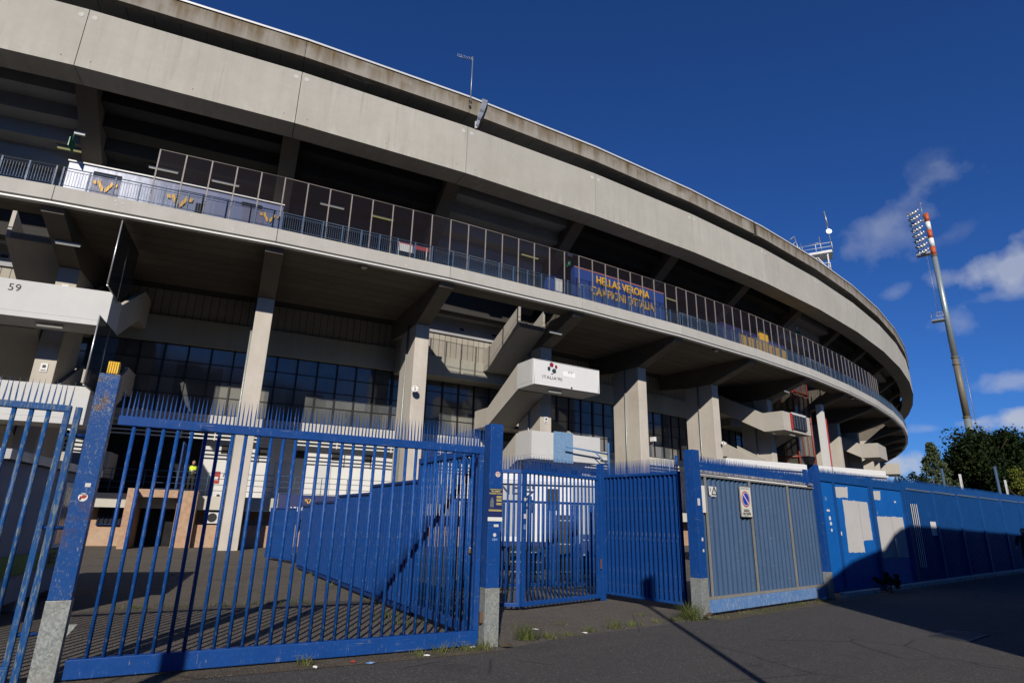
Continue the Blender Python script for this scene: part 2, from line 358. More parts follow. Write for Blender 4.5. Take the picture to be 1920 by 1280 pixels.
# ------------------------------------------------------------------ object helpers
def tag(o, label, cat, group=None, kind=None):
    if label: o['label'] = label
    if cat: o['category'] = cat
    if group: o['group'] = group
    if kind: o['kind'] = kind
    return o
def wloc(o):
    v = Vector(o.location)
    while o.parent: o = o.parent; v += Vector(o.location)
    return v
def thing(name, label, cat, loc=(0, 0, 0), group=None):
    o = bpy.data.objects.new(name, None); col.objects.link(o); o.location = loc; o.empty_display_size = .2
    return tag(o, label, cat, group)

class MB:
    def __init__(s): s.v = []; s.f = []; s.mi = []; s.cur = 0; s.smooth = []
    def mat(s, i): s.cur = i; return s
    def poly(s, pts):
        n = len(s.v); s.v += [tuple(p) for p in pts]; s.f.append(tuple(range(n, n+len(pts)))); s.mi.append(s.cur); s.smooth.append(False); return s
    def prism(s, A, B, smooth=False):
        """closed solid between two matching polygons"""
        n = len(s.v); m = len(A); s.v += [tuple(p) for p in A] + [tuple(p) for p in B]
        s.f.append(tuple(range(n+m-1, n-1, -1))); s.f.append(tuple(range(n+m, n+2*m)))
        for i in range(m): s.f.append((n+i, n+(i+1) % m, n+m+(i+1) % m, n+m+i))
        s.mi += [s.cur]*(m+2); s.smooth += [False, False]+[smooth]*m; return s
    def box(s, o, a, b, c):
        """parallelepiped: corner o and three edge vectors"""
        o, a, b, c = map(Vector, (o, a, b, c))
        return s.prism([o, o+a, o+a+b, o+b], [o+c, o+a+c, o+a+b+c, o+b+c])
    def cbox(s, c, x, y, z, ax=(1, 0, 0), ay=(0, 1, 0), az=(0, 0, 1)):
        ax, ay, az = Vector(ax)*x, Vector(ay)*y, Vector(az)*z
        return s.box(Vector(c)-(ax+ay+az)*.5, ax, ay, az)
    def tube(s, p0, p1, r, n=8, r1=None, smooth=True):
        p0, p1 = Vector(p0), Vector(p1); d = (p1-p0).normalized()
        u = d.cross(Vector((0, 0, 1)) if abs(d.z) < .9 else Vector((1, 0, 0))).normalized(); w = d.cross(u)
        r1 = r if r1 is None else r1
        A = [p0+(u*math.cos(2*math.pi*i/n)+w*math.sin(2*math.pi*i/n))*r for i in range(n)]
        B = [p1+(u*math.cos(2*math.pi*i/n)+w*math.sin(2*math.pi*i/n))*r1 for i in range(n)]
        return s.prism(A, B, smooth)
    def path(s, pts, r, n=6):
        for a, b in zip(pts[:-1], pts[1:]): s.tube(a, b, r, n)
        return s
    def disc(s, c, nrm, r, th=.01, n=16):
        c, nrm = Vector(c), Vector(nrm).normalized(); return s.tube(c, c+nrm*th, r, n, smooth=False)
    def build(s, name, mats, parent=None, loc=None, bevel=0., label=None):
        me = bpy.data.meshes.new(name)
        base = Vector(loc) if loc is not None else Vector((0, 0, 0))
        if parent is not None: base = base + wloc(parent)
        me.from_pydata([(p[0]-base.x, p[1]-base.y, p[2]-base.z) for p in s.v], [], s.f)
        me.polygons.foreach_set('material_index', s.mi); me.polygons.foreach_set('use_smooth', s.smooth)
        if not isinstance(mats, (list, tuple)): mats = [mats]
        for m in mats: me.materials.append(m)
        bm = bmesh.new(); bm.from_mesh(me); bmesh.ops.recalc_face_normals(bm, faces=bm.faces); bm.to_mesh(me); bm.free()
        o = bpy.data.objects.new(name, me); col.objects.link(o)
        if parent is not None: o.parent = parent
        if loc is not None: o.location = loc
        if bevel:
            b = o.modifiers.new('bevel', 'BEVEL'); b.width = bevel; b.segments = 2; b.limit_method = 'ANGLE'
        if label: o['label'] = label
        return o

def text_mesh(body, size, thick, origin, xdir, zdir, align='CENTER', spacing=1.0, bold=0.0, squash=1.0):
    """list of (verts, faces) of real lettering standing on a surface; xdir = reading direction, zdir = up"""
    cu = bpy.data.curves.new('txt', 'FONT'); cu.body = body; cu.size = size; cu.extrude = thick; cu.align_x = align; cu.align_y = 'CENTER'
    cu.space_character = spacing; cu.offset = bold
    ob = bpy.data.objects.new('txt', cu); col.objects.link(ob)
    dg = bpy.context.evaluated_depsgraph_get(); me = bpy.data.meshes.new_from_object(ob.evaluated_get(dg))
    x, z = Vector(xdir).normalized(), Vector(zdir).normalized(); n = x.cross(z); o = Vector(origin)
    mb = ([tuple(o + x*v.co.x*squash + z*v.co.y + n*v.co.z) for v in me.vertices], [tuple(p.vertices) for p in me.polygons])
    bpy.data.objects.remove(ob); bpy.data.curves.remove(cu); bpy.data.meshes.remove(me)
    return mb
def add_text(mb, *a, **k):
    v, f = text_mesh(*a, **k); n = len(mb.v); mb.v += v; mb.f += [tuple(i+n for i in q) for q in f]; mb.mi += [mb.cur]*len(f); mb.smooth += [False]*len(f)

# ------------------------------------------------------------------ ring geometry of the stadium
CX, CY, A0, DA = -76.46227, 167.22937, -1.19405, 0.05355
RU, RB = 158.704, 157.33
def er(k): a = A0+DA*k; return Vector((math.cos(a), math.sin(a), 0))
def et(k): a = A0+DA*k; return Vector((-math.sin(a), math.cos(a), 0))
def rp(k, R, z, t=0.): return Vector((CX, CY, z)) + er(k)*R + et(k)*t
def ch(i, f, R, z): return rp(i, R, z).lerp(rp(i+1, R, z), f)      # point on the straight chord of bay i
def cp(k, R, z):
    i = math.floor(k+1e-9); return ch(i, max(0., k-i), R, z)
def bay(mb, i, f0, f1, prof):
    """profile polygon [(R,z)..] swept along the straight chord of bay i"""
    return mb.prism([ch(i, f0, R, z) for R, z in prof], [ch(i, f1, R, z) for R, z in prof])
K0, K1 = -3, 21
LZ_ = Vector((0, 0, 1))
# ------------------------------------------------------------------ the stadium
stadium = thing('stadium', 'round grey concrete stadium with a jutting upper ring, balcony and outside stairs', 'stadium', (CX, CY, 0))
G = .0015
OPEN = {-1, 2, 6, 9, 12}           # bays whose balcony slab is open above the stairs
for i in range(K0, K1):
    # upper ring: fascia panel with a return underneath
    mb = MB()
    bay(mb, i, G, 1-G, [(RU, 18.85), (RU, 21.69), (RU-.16, 21.69), (RU-.16, 19.05), (RU-1.32, 19.05), (RU-1.32, 18.9)])
    mb.mat(1)
    for f in (.028, 1-.028):
        c = ch(i, f, RU, 21.35); mb.disc(c-er(i+.5)*.01, er(i+.5), .11, .018, 14)
    mb.mat(2)
    for f in (.06, .5, .94): mb.disc(ch(i, f, RU, 19.2), er(i+.5), .022, .012, 8)
    mb.build('fascia_panel', [M['conc'], M['patch'], M['joint']], stadium, bevel=.015)
    mb = MB(); bay(mb, i, -.002, 1.002, [(RU-.17, 19.06), (RU-.17, 21.6), (RU-.4, 21.6), (RU-.4, 19.06)]); mb.build('fascia_backing', M['joint'], stadium)
    # roof edge beam, its white capping and the panelled soffit
    mb = MB()
    RR = RU+.05
    bay(mb, i, .0008, .9992, [(RR, 22.53), (RR, 23.5), (RR-.3, 23.5), (RR-.3, 22.53)])
    o = mb.build('roof_edge_beam', M['conc_roof'], stadium, bevel=.02)
    mb = MB(); bay(mb, i, 0, 1, [(RR+.06, 23.47), (RR+.06, 23.57), (RR-.5, 23.60), (RR-.5, 23.51), (RR+.04, 23.505), (RR+.04, 23.47)]); mb.build('roof_capping', M['cap_metal'], stadium)
    mb = MB()
    for q in range(8): bay(mb, i, q/8+.0015, (q+1)/8-.0015, [(RR-.32, 22.60), (RR-.32, 22.66), (RR-1.25, 22.66), (RR-1.25, 22.60)])
    mb.build('roof_soffit_panel', M['soffit_panel'], stadium)
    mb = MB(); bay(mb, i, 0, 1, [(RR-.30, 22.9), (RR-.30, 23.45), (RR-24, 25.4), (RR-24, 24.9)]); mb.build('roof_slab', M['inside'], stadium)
    # underside of the raked stand: stepped
    prof = [(148.4, 13.32)]
    n = 10; dR = (157.3-148.4)/n; dz = (20.4-13.32)/n
    for q in range(n):
        prof.append((148.4+dR*q+.22, 13.32+dz*(q)+.02)); prof.append((148.4+dR*(q+1)-.06, 13.32+dz*q+.06)); prof.append((148.4+dR*(q+1), 13.32+dz*(q+1)))
    prof += [(157.3, 21.3), (156.2, 21.3), (148.4, 15.2)]
    mb = MB(); bay(mb, i, 0, 1, prof); mb.build('raked_stand', M['stand_lit' if i in OPEN else 'stand'], stadium)  # lit copy of the colour in open bays, shaded copy elsewhere
    # balcony edge, drip strip and slab
    mb = MB(); bay(mb, i, G, 1-G, [(RB, 13.45), (RB, 14.08), (RB-.18, 14.08), (RB-.18, 13.45)])
    mb.mat(1)
    rr_ = random.Random(i)
    for q in range(6): mb.disc(ch(i, rr_.random(), RB, 13.5+rr_.random()*.45), er(i+.5), .035+.02*rr_.random(), .006, 10)
    mb.build('balcony_edge_panel', [M['conc_balc'], M['patch']], stadium, bevel=.012)
    mb = MB(); bay(mb, i, 0, 1, [(RB-.03, 13.30), (RB-.03, 13.375), (RB-.3, 13.375), (RB-.3, 13.30)]); mb.build('drip_strip', M['steel_white'], stadium)
    mb = MB(); bay(mb, i, 0, 1, [(RB-.21, 14.001), (RB-.21, 14.03), (148.7 if i not in OPEN else 155.76, 14.03), (148.7 if i not in OPEN else 155.76, 14.001)]); mb.build('concourse_floor', M['floor'], stadium)
    mb = MB(); bay(mb, i, 0, 1, [(RB-.2, 13.38), (RB-.2, 14.0), (155.75, 14.0), (155.75, 13.38)])
    if i not in OPEN: bay(mb, i, 0, 1, [(155.748, 13.384), (155.748, 14.0), (148.6, 14.0), (148.6, 13.384)])
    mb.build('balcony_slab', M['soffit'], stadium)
    # wall behind: ribbed cladding, band, sill, lower storey, terrace, stucco base
    if i < 14:
        wf = 1.2 if i in OPEN else 0.; wl_ = -.4 if i in OPEN else 0.
        mb = MB(); bay(mb, i, 0, 1, [(148.4+wf, 11.8+wl_), (148.4+wf, 13.34+wl_), (148.0, 13.34+wl_), (148.0, 11.8+wl_)]); mb.build('ribbed_cladding', M['wall_rib'], stadium)
        if wf:
            mb = MB(); bay(mb, i, 0, 1, [(149.72, 12.95), (149.72, 13.45), (149.68, 13.46), (149.68, 14.3), (148.6, 14.3), (148.6, 12.95)]); mb.build('lintel', M['stand_lit'], stadium)
            for q in (.2, .5, .8): mb = MB(); mb.cbox(ch(i, q, 149.74, 13.44), .3, .06, .14, et(i+.5), er(i+.5)); mb.build('wall_box', M['black'], stadium)
        mb = MB(); bay(mb, i, 0, 1, [(148.62+wf, 10.32+wl_*.5), (148.62+wf, 11.78+wl_), (148.0, 11.78+wl_), (148.0, 10.32+wl_*.5)])
        mb.build('wall_band', M['wall'], stadium)
        mb = MB(); bay(mb, i, 0, 1, [(148.55, 6.15), (148.55, 6.62), (148.0, 6.62), (148.0, 6.15)]); mb.build('window_sill', M['beige'], stadium)
        mb = MB(); bay(mb, i, 0, 1, [(148.75, 5.98), (148.75, 6.12), (148.2, 6.12), (148.2, 5.98)])
        for zz in (5.72, 5.5, 5.3): bay(mb, i, 0, 1, [(148.8, zz), (148.8, zz+.07), (148.76, zz+.07), (148.76, zz)])
        for q in range(5):
            p = ch(i, q/5+.02, 148.78, 5.25); mb.cbox(p+Vector((0, 0, .45)), .05, .03, .9, et(i+.5), er(i+.5))
        mb.build('white_rail', M['steel_white'], stadium)
        mb = MB(); bay(mb, i, 0, 1, [(148.3, 5.98), (148.3, 6.14), (146.7, 6.14), (146.7, 5.98)]); mb.build('recess_ceiling', M['beige'], stadium)
        mb = MB(); bay(mb, i, 0, 1, [(147.2, 2.36), (147.2, 5.95), (146.6, 5.95), (146.6, 2.36)]); mb.build('white_wall', M['white_wall'], stadium)
        mb = MB(); bay(mb, i, 0, 1, [(151.0, 1.72), (151.0, 2.35), (146.7, 2.35), (146.7, 1.72)]); mb.build('terrace_edge', M['beige'], stadium)
        mb = MB(); bay(mb, i, 0, 1, [(150.0, -.2), (150.0, 1.71), (149.6, 1.71), (149.6, -.2)]); mb.build('stucco_base', M['stucco'], stadium)
        # terrace railing
        mb = MB()
        for zz in (2.62, 2.9, 3.18, 3.46): mb.tube(ch(i, 0, 150.9, zz), ch(i, 1, 150.9, zz), .014, 5)
        for q in range(6): mb.tube(ch(i, q/6, 150.9, 2.35), ch(i, q/6, 150.9, 3.47), .02, 6)
        mb.build('terrace_railing', M['rail_blue'], stadium)
        # small dark windows and doors in the white storey
        rr_ = random.Random(50+i)
        for f in (.14, .40, .66, .9):
            mb = MB(); p = ch(i, f, 147.2, 4.95); mb.cbox(p+er(i+.5)*.01, .52, .03, .44, et(i+.5), er(i+.5)); w_ = mb.build('small_window', M['joint'], stadium)
        for f in ((.30, .57) if i != 0 else (.30,)):
            mb = MB(); p = ch(i, f, 147.2, 3.4); mb.cbox(p+er(i+.5)*.02, .95, .06, 2.05, et(i+.5), er(i+.5))
            d_ = mb.build('door', M['offwhite'], stadium)
            mb = MB(); mb.cbox(p+er(i+.5)*.06+et(i+.5)*.38, .05, .05, .12, et(i+.5), er(i+.5)); mb.build('handle', M['black'], d_)
        # glazing: frame with panes
        mb = MB(); N = 7
        for q in range(N+1):
            p = ch(i, min(.995, max(.005, q/N)), 148.42, 8.47); mb.cbox(p, .09, .12, 3.7, et(i+.5), er(i+.5))
        for zz in (6.66, 7.6, 8.5, 9.4, 10.28): bay(mb, i, 0, 1, [(148.44, zz-.022), (148.44, zz+.022), (148.36, zz+.022), (148.36, zz-.022)])
        wf = mb.build('window', M['black'], stadium)
        mb = MB()
        for q in range(N): bay(mb, i, q/N+.006, (q+1)/N-.006, [(148.40, 6.68), (148.40, 10.28), (148.37, 10.28), (148.37, 6.68)])
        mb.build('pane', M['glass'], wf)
    # back wall of the upper concourse
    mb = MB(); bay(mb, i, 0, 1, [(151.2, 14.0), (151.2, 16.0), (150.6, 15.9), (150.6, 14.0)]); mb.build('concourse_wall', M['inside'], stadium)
    # balcony railing of this bay
    mb = MB()
    for zz, r in ((14.98, .022), (14.86, .014), (14.19, .014)): mb.tube(ch(i, .012, RB-.07, zz), ch(i, .988, RB-.07, zz), r, 6)
    nb = 84 if i < 6 else 60
    for q in range(1, nb): mb.cbox(ch(i, .012+q/nb*.976, RB-.07, 14.52), .013, .013, .68, et(i+.5), er(i+.5))
    rl = mb.build('balcony_railing', M['rail_blue'], stadium)
    for q in range(10):
        mb = MB(); mb.cbox(ch(i, .014+q/9*.972, RB-.04, 14.5), .055, .05, .98, et(i+.5), er(i+.5)); mb.build('railing_post', M['rail_blue'], rl)
    # glass screen behind the railing
    if -1 < i < 9:
        f0 = .38 if i == 0 else 0.; f1 = .45 if i == 8 else 1.
        nq = max(1, round((f1-f0)*8))
        mb = MB()
        for q in range(nq+(1 if (f1 < 1) else 0)+0):
            mb.cbox(ch(i, f0+(f1-f0)*q/nq, 157.0, 15.5), .055, .05, 2.86, et(i+.5), er(i+.5))
        for zz in (16.93, 15.1): mb.tube(ch(i, f0, 157.0, zz), ch(i, f1, 157.0, zz), .018, 5)
        s_ = mb.build('glass_screen', M['screen_frame'], stadium)
        mb = MB(); bay(mb, i, f0, f1, [(157.006, 14.2), (157.006, 16.92), (156.994, 16.92), (156.994, 14.2)]); mb.build('pane', M['screen'], s_)

# columns with their cantilever beams, raking beams above
for k in range(K0, K1+1):
    mb = MB(); hw = .40
    mb.prism([rp(k, R, z, -hw) for R, z in [(151.1, -.3), (153.6, -.3), (153.6, 11.95), (151.1, 11.95)]], [rp(k, R, z, hw) for R, z in [(151.1, -.3), (153.6, -.3), (153.6, 11.95), (151.1, 11.95)]])
    c_ = mb.build('column', M['conc_col'], stadium, bevel=.025)
    mb = MB()
    for prof in ([(148.66, 12.2), (151.1, 11.953), (153.6, 11.953), (156.9, 13.05), (157.05, 13.379), (148.66, 13.379)],):
        mb.prism([rp(k, R, z, -hw) for R, z in prof], [rp(k, R, z, hw) for R, z in prof])
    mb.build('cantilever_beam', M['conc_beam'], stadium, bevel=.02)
    mb = MB()
    mb.tube(rp(k, 152.35, 0, -hw-.05), rp(k, 152.35, 12.2, -hw-.05), .055, 8)
    mb.build('drainpipe', M['galv'], c_)
    mb = MB()
    prof = [(149.3, 13.45), (157.25, 19.15), (157.25, 20.2), (149.3, 14.6)]
    mb.prism([rp(k, R, z, -hw) for R, z in prof], [rp(k, R, z, hw) for R, z in prof])
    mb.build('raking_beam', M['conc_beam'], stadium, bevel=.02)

# ---- outside stairs (dog-leg, radial flights either side of a column)
def landing(k, r0, r1, z0, ztop, mat, side='out'):
    mb = MB(); th = .16
    T = 2.4
    def bx(t0, t1, ra, rb, za, zb): mb.prism([rp(k, ra, za, t0), rp(k, rb, za, t0), rp(k, rb, za, t1), rp(k, ra, za, t1)], [rp(k, ra, zb, t0), rp(k, rb, zb, t0), rp(k, rb, zb, t1), rp(k, ra, zb, t1)])
    bx(-T, T, r0, r1, z0, z0+.22)
    if side == 'out': bx(-T, T, r1-th, r1, z0+.22, ztop)
    else: bx(-T, T, r0, r0+th, z0+.22, ztop)
    ra, rb = (r0, r1-th) if side == 'out' else (r0+th, r1)
    bx(-T, -T+th, ra, rb, z0+.22, ztop); bx(T-th, T, ra, rb, z0+.22, ztop)
    return mb.build('stair_landing', mat, st, bevel=.012)
def flight(k, sgn, ra, za0, za1, rb, zb0, zb1):
    """flight from outer end ra (bottom za0, parapet top za1) to inner end rb on the +1/-1 side"""
    mb = MB()
    def slab(t0, t1, q):
        A = [rp(k, r, z, t0) for r, z in q]; B = [rp(k, r, z, t1) for r, z in q]; mb.prism(A, B)
    s = sgn; par = [(ra, za0), (ra, za1), (rb, zb1), (rb, zb0)]
    slab(s*2.24, s*2.4, par)
    slab(s*.46, s*.60, par)
    slab(s*.60, s*2.24, [(ra, za0+.003), (ra, za0+.3), (rb, zb0+.3), (rb, zb0+.003)])
    for q in range(9):
        f0, f1 = q/9, (q+1)/9; r0_, r1_ = ra+(rb-ra)*f0, ra+(rb-ra)*f1; z_ = max(za0+(zb0-za0)*f0, za0+(zb0-za0)*f1)+.30
        slab(s*.60, s*2.24, [(r0_, z_-.28), (r0_, z_+.03), (r1_, z_+.03), (r1_, z_-.28)])
    return mb.build('stair_flight', M['conc_stair'], st, bevel=.01)
for k, hand in ((0, 1), (3, 1), (6, -1), (9, -1), (12, -1)):
    st = thing('outside_stair', None, None); st.parent = stadium; st['label'] = 'outside stair at column'
    del st['label']
    for n_, dz in enumerate((0, -4.1, -8.2)):
        if dz == -8.2: continue
        landing(k, 154.1, 155.75, 8.9+dz, 10.42+dz, M['white_conc'] if (k in (0, 3)) else M['conc_stair'])
        # flight on the 'descending inward' side and on the 'ascending inward' side
        flight(k, -hand, 154.1, 8.85+dz, 10.4+dz, 150.6, 7.15+dz, 8.33+dz)
        flight(k, hand, 154.1, 8.9+dz, 10.4+dz, 150.6, 10.8+dz, 12.3+dz)
        landing(k, 148.85, 150.6, 7.15+dz, 8.33+dz, M['conc_stair'], 'in')
    landing(k, 148.85, 150.6, 10.82, 12.38, M['conc_stair'], 'in')
    flight(k, -hand, 154.1, 12.75, 14.1, 150.6, 10.82, 12.38)

# ---- raised things on the balcony level, all part of the building fabric
def ring_box(mb, k0, k1, R0, R1, z0, z1):
    n = max(1, int(math.ceil(abs(k1-k0)*2)))
    ks = [k0+(k1-k0)*q/n for q in range(n+1)]
    for a, b in zip(ks[:-1], ks[1:]):
        mb.prism([rp(a, R0, z0), rp(a, R1, z0), rp(a, R1, z1), rp(a, R0, z1)], [rp(b, R0, z0), rp(b, R1, z0), rp(b, R1, z1), rp(b, R0, z1)])
    return mb
def vee(mb, c, x, z, n, s):
    """double-winged V shaped crest"""
    def P(a, b, d=0.): return Vector(c)+Vector(x)*a*s+Vector(z)*b*s+Vector(n)*d
    for sg in (-1, 1):
        q = [(.06*sg, -.55), (.20*sg, -.45), (.58*sg, .28), (.40*sg, .5), (.30*sg, .2), (.06*sg, -.2)]
        mb.prism([P(*v, .0) for v in q], [P(*v, .02) for v in q])
        q = [(.58*sg, .02), (.82*sg, .06), (.86*sg, .34), (.66*sg, .36)]
        mb.prism([P(*v, .0) for v in q], [P(*v, .02) for v in q])
# HELLAS VERONA wall
w1 = thing('blue_concourse_wall', None, None, (CX, CY, 0)); w1.parent = stadium; w1.location = (0, 0, 0)
mb = MB(); ring_box(mb, 3.08, 4.03, 155.3, 155.7, 14.0, 16.95); mb.build('painted_wall', M['club_blue'], w1)
mb = MB(); ring_box(mb, 2.93, 3.075, 154.1, 154.5, 14.0, 16.6); mb.build('painted_wall', M['club_blue'], w1)
mb = MB(); ring_box(mb, 3.08, 4.03, 155.68, 155.712, 16.86, 16.92); mb.build('orange_stripe', M['orange'], w1)
mb = MB(); add_text(mb, 'HELLAS VERONA', .74, .008, rp(3.565, 155.73, 16.36), et(3.565), (0, 0, 1), bold=.022, squash=.84); mb.build('lettering', M['yellow_l'], w1)
mb = MB(); add_text(mb, "CAMPIONI D'ITALIA", .74, .008, rp(3.565, 155.73, 15.56), et(3.565), (0, 0, 1), bold=.022, squash=.84); mb.build('lettering', M['yellow_l'], w1)
mb = MB(); mb.cbox(rp(3.03, 154.53, 15.85), .62, .02, 1.0, et(3.03), er(3.03)); mb.build('notice_board', M['offwhite'], w1)
# dark blue back wall with yellow band, further round
w2 = thing('yellow_and_blue_kiosk', None, None); w2.parent = stadium
mb = MB(); ring_box(mb, 4.85, 6.04, 155.0, 155.4, 15.12, 16.4); mb.build('blue_wall', plain('violet_navy', (.022, .02, .085), .5), w2)
mb = MB(); ring_box(mb, 5.13, 6.03, 155.2, 155.5, 14.1, 15.95); mb.build('yellow_front', M['yellow'], w2)
mb = MB(); ring_box(mb, 5.5, 5.66, 155.3, 155.46, 15.96, 16.9); mb.build('yellow_door', M['yellow'], w2)
# elevator tower of red steel between columns 6 and 7
ev = thing('lift_tower', None, None); ev.parent = stadium
mb = MB()
E0, E1, EA, EB = 6.40, 6.80, 151.0, 154.2
for z in (0.1, 4.4, 7.4, 10.6, 13.2, 16.0):
    for a, b in (((E0, EA), (E0, EB)), ((E0, EB), (E1, EB)), ((E1, EB), (E1, EA))):
        mb.tube(rp(a[0], a[1], z), rp(b[0], b[1], z), .085, 6)
for f in range(4): mb.tube(rp(E0, EA+(EB-EA)*f/3, 0), rp(E0, EA+(EB-EA)*f/3, 16.2), .045 if 0 < f < 3 else .09, 6)
for f in range(1, 4): mb.tube(rp(E0+(E1-E0)*f/3, EB, 0), rp(E0+(E1-E0)*f/3, EB, 16.2), .045 if f < 3 else .09, 6)
mb.build('red_frame', M['red_steel'], ev)
mb = MB(); ring_box(mb, E0+.01, E1-.01, EB-.06, EB-.05, .1, 16.1); mb.prism([rp(E0+.012, EA, .1), rp(E0+.012, EB-.07, .1), rp(E0+.012, EB-.07, 16), rp(E0+.012, EA, 16)], [rp(E0+.016, EA, .1), rp(E0+.016, EB-.07, .1), rp(E0+.016, EB-.07, 16), rp(E0+.016, EA, 16)])
t_ = NT('lift_glass'); t_.set((.10, .11, .08), .1, 0, .6); t_.b.inputs['Alpha'].default_value = .55
mb.build('glass', t_.m, ev)
mb = MB(); mb.prism([rp(6.86, 154.6, 0), rp(6.86, 155.1, 0), rp(6.93, 155.1, 0), rp(6.93, 154.6, 0)], [rp(6.86, 154.6, 12.4), rp(6.86, 155.1, 12.4), rp(6.93, 155.1, 12.4), rp(6.93, 154.6, 12.4)])
mb.build('white_post', M['steel_white'], ev)
mb = MB()
for q in (.97, 1.0): mb.tube(rp(6.0+q, 154.9, 0), rp(6.0+q, 154.9, 11.2), .13, 8)
mb.build('red_pipe', M['red'], ev)
# lower storey details: stucco entrance porch, blue sheet door leaf
po = thing('entrance_porch', None, None); po.parent = stadium
mb = MB()
def px_(k0, k1, R0, R1, z0, z1): mb.prism([rp(k0, R0, z0), rp(k0, R1, z0), rp(k1, R1, z0), rp(k1, R0, z0)], [rp(k0, R0, z1), rp(k0, R1, z1), rp(k1, R1, z1), rp(k1, R0, z1)])
px_(.465, .50, 150.02, 152.6, 0, 2.55); px_(.70, .80, 150.02, 151.6, 0, 2.55); px_(.50, .70, 150.02, 152.0, 2.2, 2.55); px_(.80, 1.03, 150.8, 151.2, 0, 1.02)
px_(1.03, 1.3, 150.75, 151.1, 0, 1.02)
mb.build('stucco_frame', M['stucco'], po, bevel=.01)
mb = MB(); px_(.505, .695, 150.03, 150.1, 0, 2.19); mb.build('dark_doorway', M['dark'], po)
# open dark bays at the left of the white storey
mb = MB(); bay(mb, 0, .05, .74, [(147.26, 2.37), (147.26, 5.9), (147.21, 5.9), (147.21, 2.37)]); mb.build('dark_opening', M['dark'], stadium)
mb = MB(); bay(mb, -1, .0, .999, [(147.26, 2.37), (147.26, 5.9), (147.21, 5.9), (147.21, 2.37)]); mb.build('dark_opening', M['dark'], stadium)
# window grille left of the porch
mb = MB()
for q in range(7): mb.tube(rp(.30+q*.022, 150.12, .95), rp(.30+q*.022, 150.12, 1.75), .015, 5)
mb.tube(rp(.29, 150.12, .95), rp(.44, 150.12, .95), .02, 5); mb.tube(rp(.29, 150.12, 1.7), rp(.44, 150.12, 1.7), .02, 5)
g_ = mb.build('window_grille', M['blue_dark'], stadium)
mb = MB(); px_(.29, .44, 150.01, 150.05, .9, 1.72); mb.build('window_opening', M['dark'], g_)

# ------------------------------------------------------------------ things fixed to the stadium
# blue-white container on the balcony
ct = thing('painted_kiosk', 'long blue and white painted metal kiosk with yellow crests behind the balcony railing', 'kiosk', rp(.5, 155.2, 14.08))
def mk_kpaint():
    t = NT('blue_white_gradient_paint'); p = t.obj(); n = t.noise(t.scaled(p, (6, 6, 1.0)), 1, 5, .7); x, y, z = t.xyz()
    d = t.math('ADD', t.math('MULTIPLY', x, er(.5).y*-1), t.math('MULTIPLY', y, er(.5).x))
    f = t.step(t.math('ADD', d, t.math('MULTIPLY', t.math('SUBTRACT', n, .5), 6.5)), -4.6, -.6, 0, 1)
    c = t.mix(f, (.52, .56, .66), (.055, .082, .20)); c = t.mix(t.step(n, .45, .75, 0, .4), c, (.09, .13, .27)); return t.set(c, .45)
mb = MB(); ring_box(mb, -.055, 1.015, 153.2, 155.32, 14.1, 16.3); mb.build('body', mk_kpaint(), ct)
dm_ = plain('lavender_door', (.085, .085, .17), .5)
for (ka, kb) in ((.06, .19), (.80, .92)): ring_box(MB(), ka, kb, 155.31, 155.335, 14.15, 15.85).build('door', dm_, ct)
for (ka, kb, z0, z1) in ((.06, .19, 15.86, 16.06), (.79, .90, 15.86, 16.06), (.56, .60, 14.2, 15.5)): ring_box(MB(), ka, kb, 155.30, 155.34, z0, z1).build('opening', M['dark'], ct)
for kk, s_, zz in ((.125, .55, 15.4), (.48, .62, 15.42), (.945, .5, 15.5)):
    mb = MB(); vee(mb, rp(kk, 155.36, zz), et(kk), (0, 0, 1), er(kk), s_); mb.build('crest', M['yellow_l'], ct)
mb = MB(); ring_box(mb, -.06, 1.02, 153.1, 155.4, 16.301, 16.36); mb.build('roof_trim', M['steel_white'], ct)

# lamps
def tube_lamp(k, R, z, t=0., mat='fluor', ln=1.25, label='', tang=True):
    o = thing('fluorescent_lamp', label, 'lamp', rp(k, R, z, t), 'tube lamps under the concrete')
    ax = et(k)
    mb = MB(); mb.cbox(rp(k, R, z+.05, t), ln, .12, .05, ax, er(k)); mb.build('housing', M['steel_grey'], o)
    mb = MB(); mb.cbox(rp(k, R, z-.01, t), ln-.06, .08, .06, ax, er(k)); mb.build('diffuser', M[mat], o, bevel=.02)
for k, z, lab in ((-.10, 17.45, 'yellow lit tube lamp under the stand left of the green exit sign'), (.345, 17.4, 'pale tube lamp seen through the first panes of the glass screen'),
                  (.675, 17.4, 'pale tube lamp above the right half of the blue white kiosk'), (1.305, 17.48, 'pale tube lamp right of the blue white kiosk'), (1.635, 17.5, 'yellow tube lamp above the red barrier'),
                  (2.79, 17.5, 'yellow tube lamp left of the blue wall with yellow lettering'), (4.33, 17.5, 'yellow tube lamp right of the blue wall with yellow lettering')):
    tube_lamp(k, 154.25, z, 0, 'fluor' if 'yellow' in lab else 'fluor_w', 1.3, lab)
for k, R, z, lab in ((.03, 155.3, 12.42, 'white tube lamp under the beam above the landing marked 59'), (2.95, 155.2, 12.42, 'white tube lamp under the beam above the white landing with the ball emblem'),
                     (.04, 155.2, 8.78, 'white tube lamp under the landing marked 59'), (2.94, 155.25, 8.78, 'white tube lamp under the white landing with the ball emblem'),
                     (2.51, 154.5, 6.0, 'white tube lamp low under the stair flight beside the gate pillar'), (6.0, 155.2, 12.42, 'white tube lamp beside the red lift tower'), (6.0, 155.25, 8.78, 'white tube lamp under the landing with the black display'), (2.62, 152.4, 15.0, 'dim tube lamp on the stand steps above the stair opening')):
    tube_lamp(k, R, z, 0 if z < 14 else 0, 'fluor_w', .95, lab)
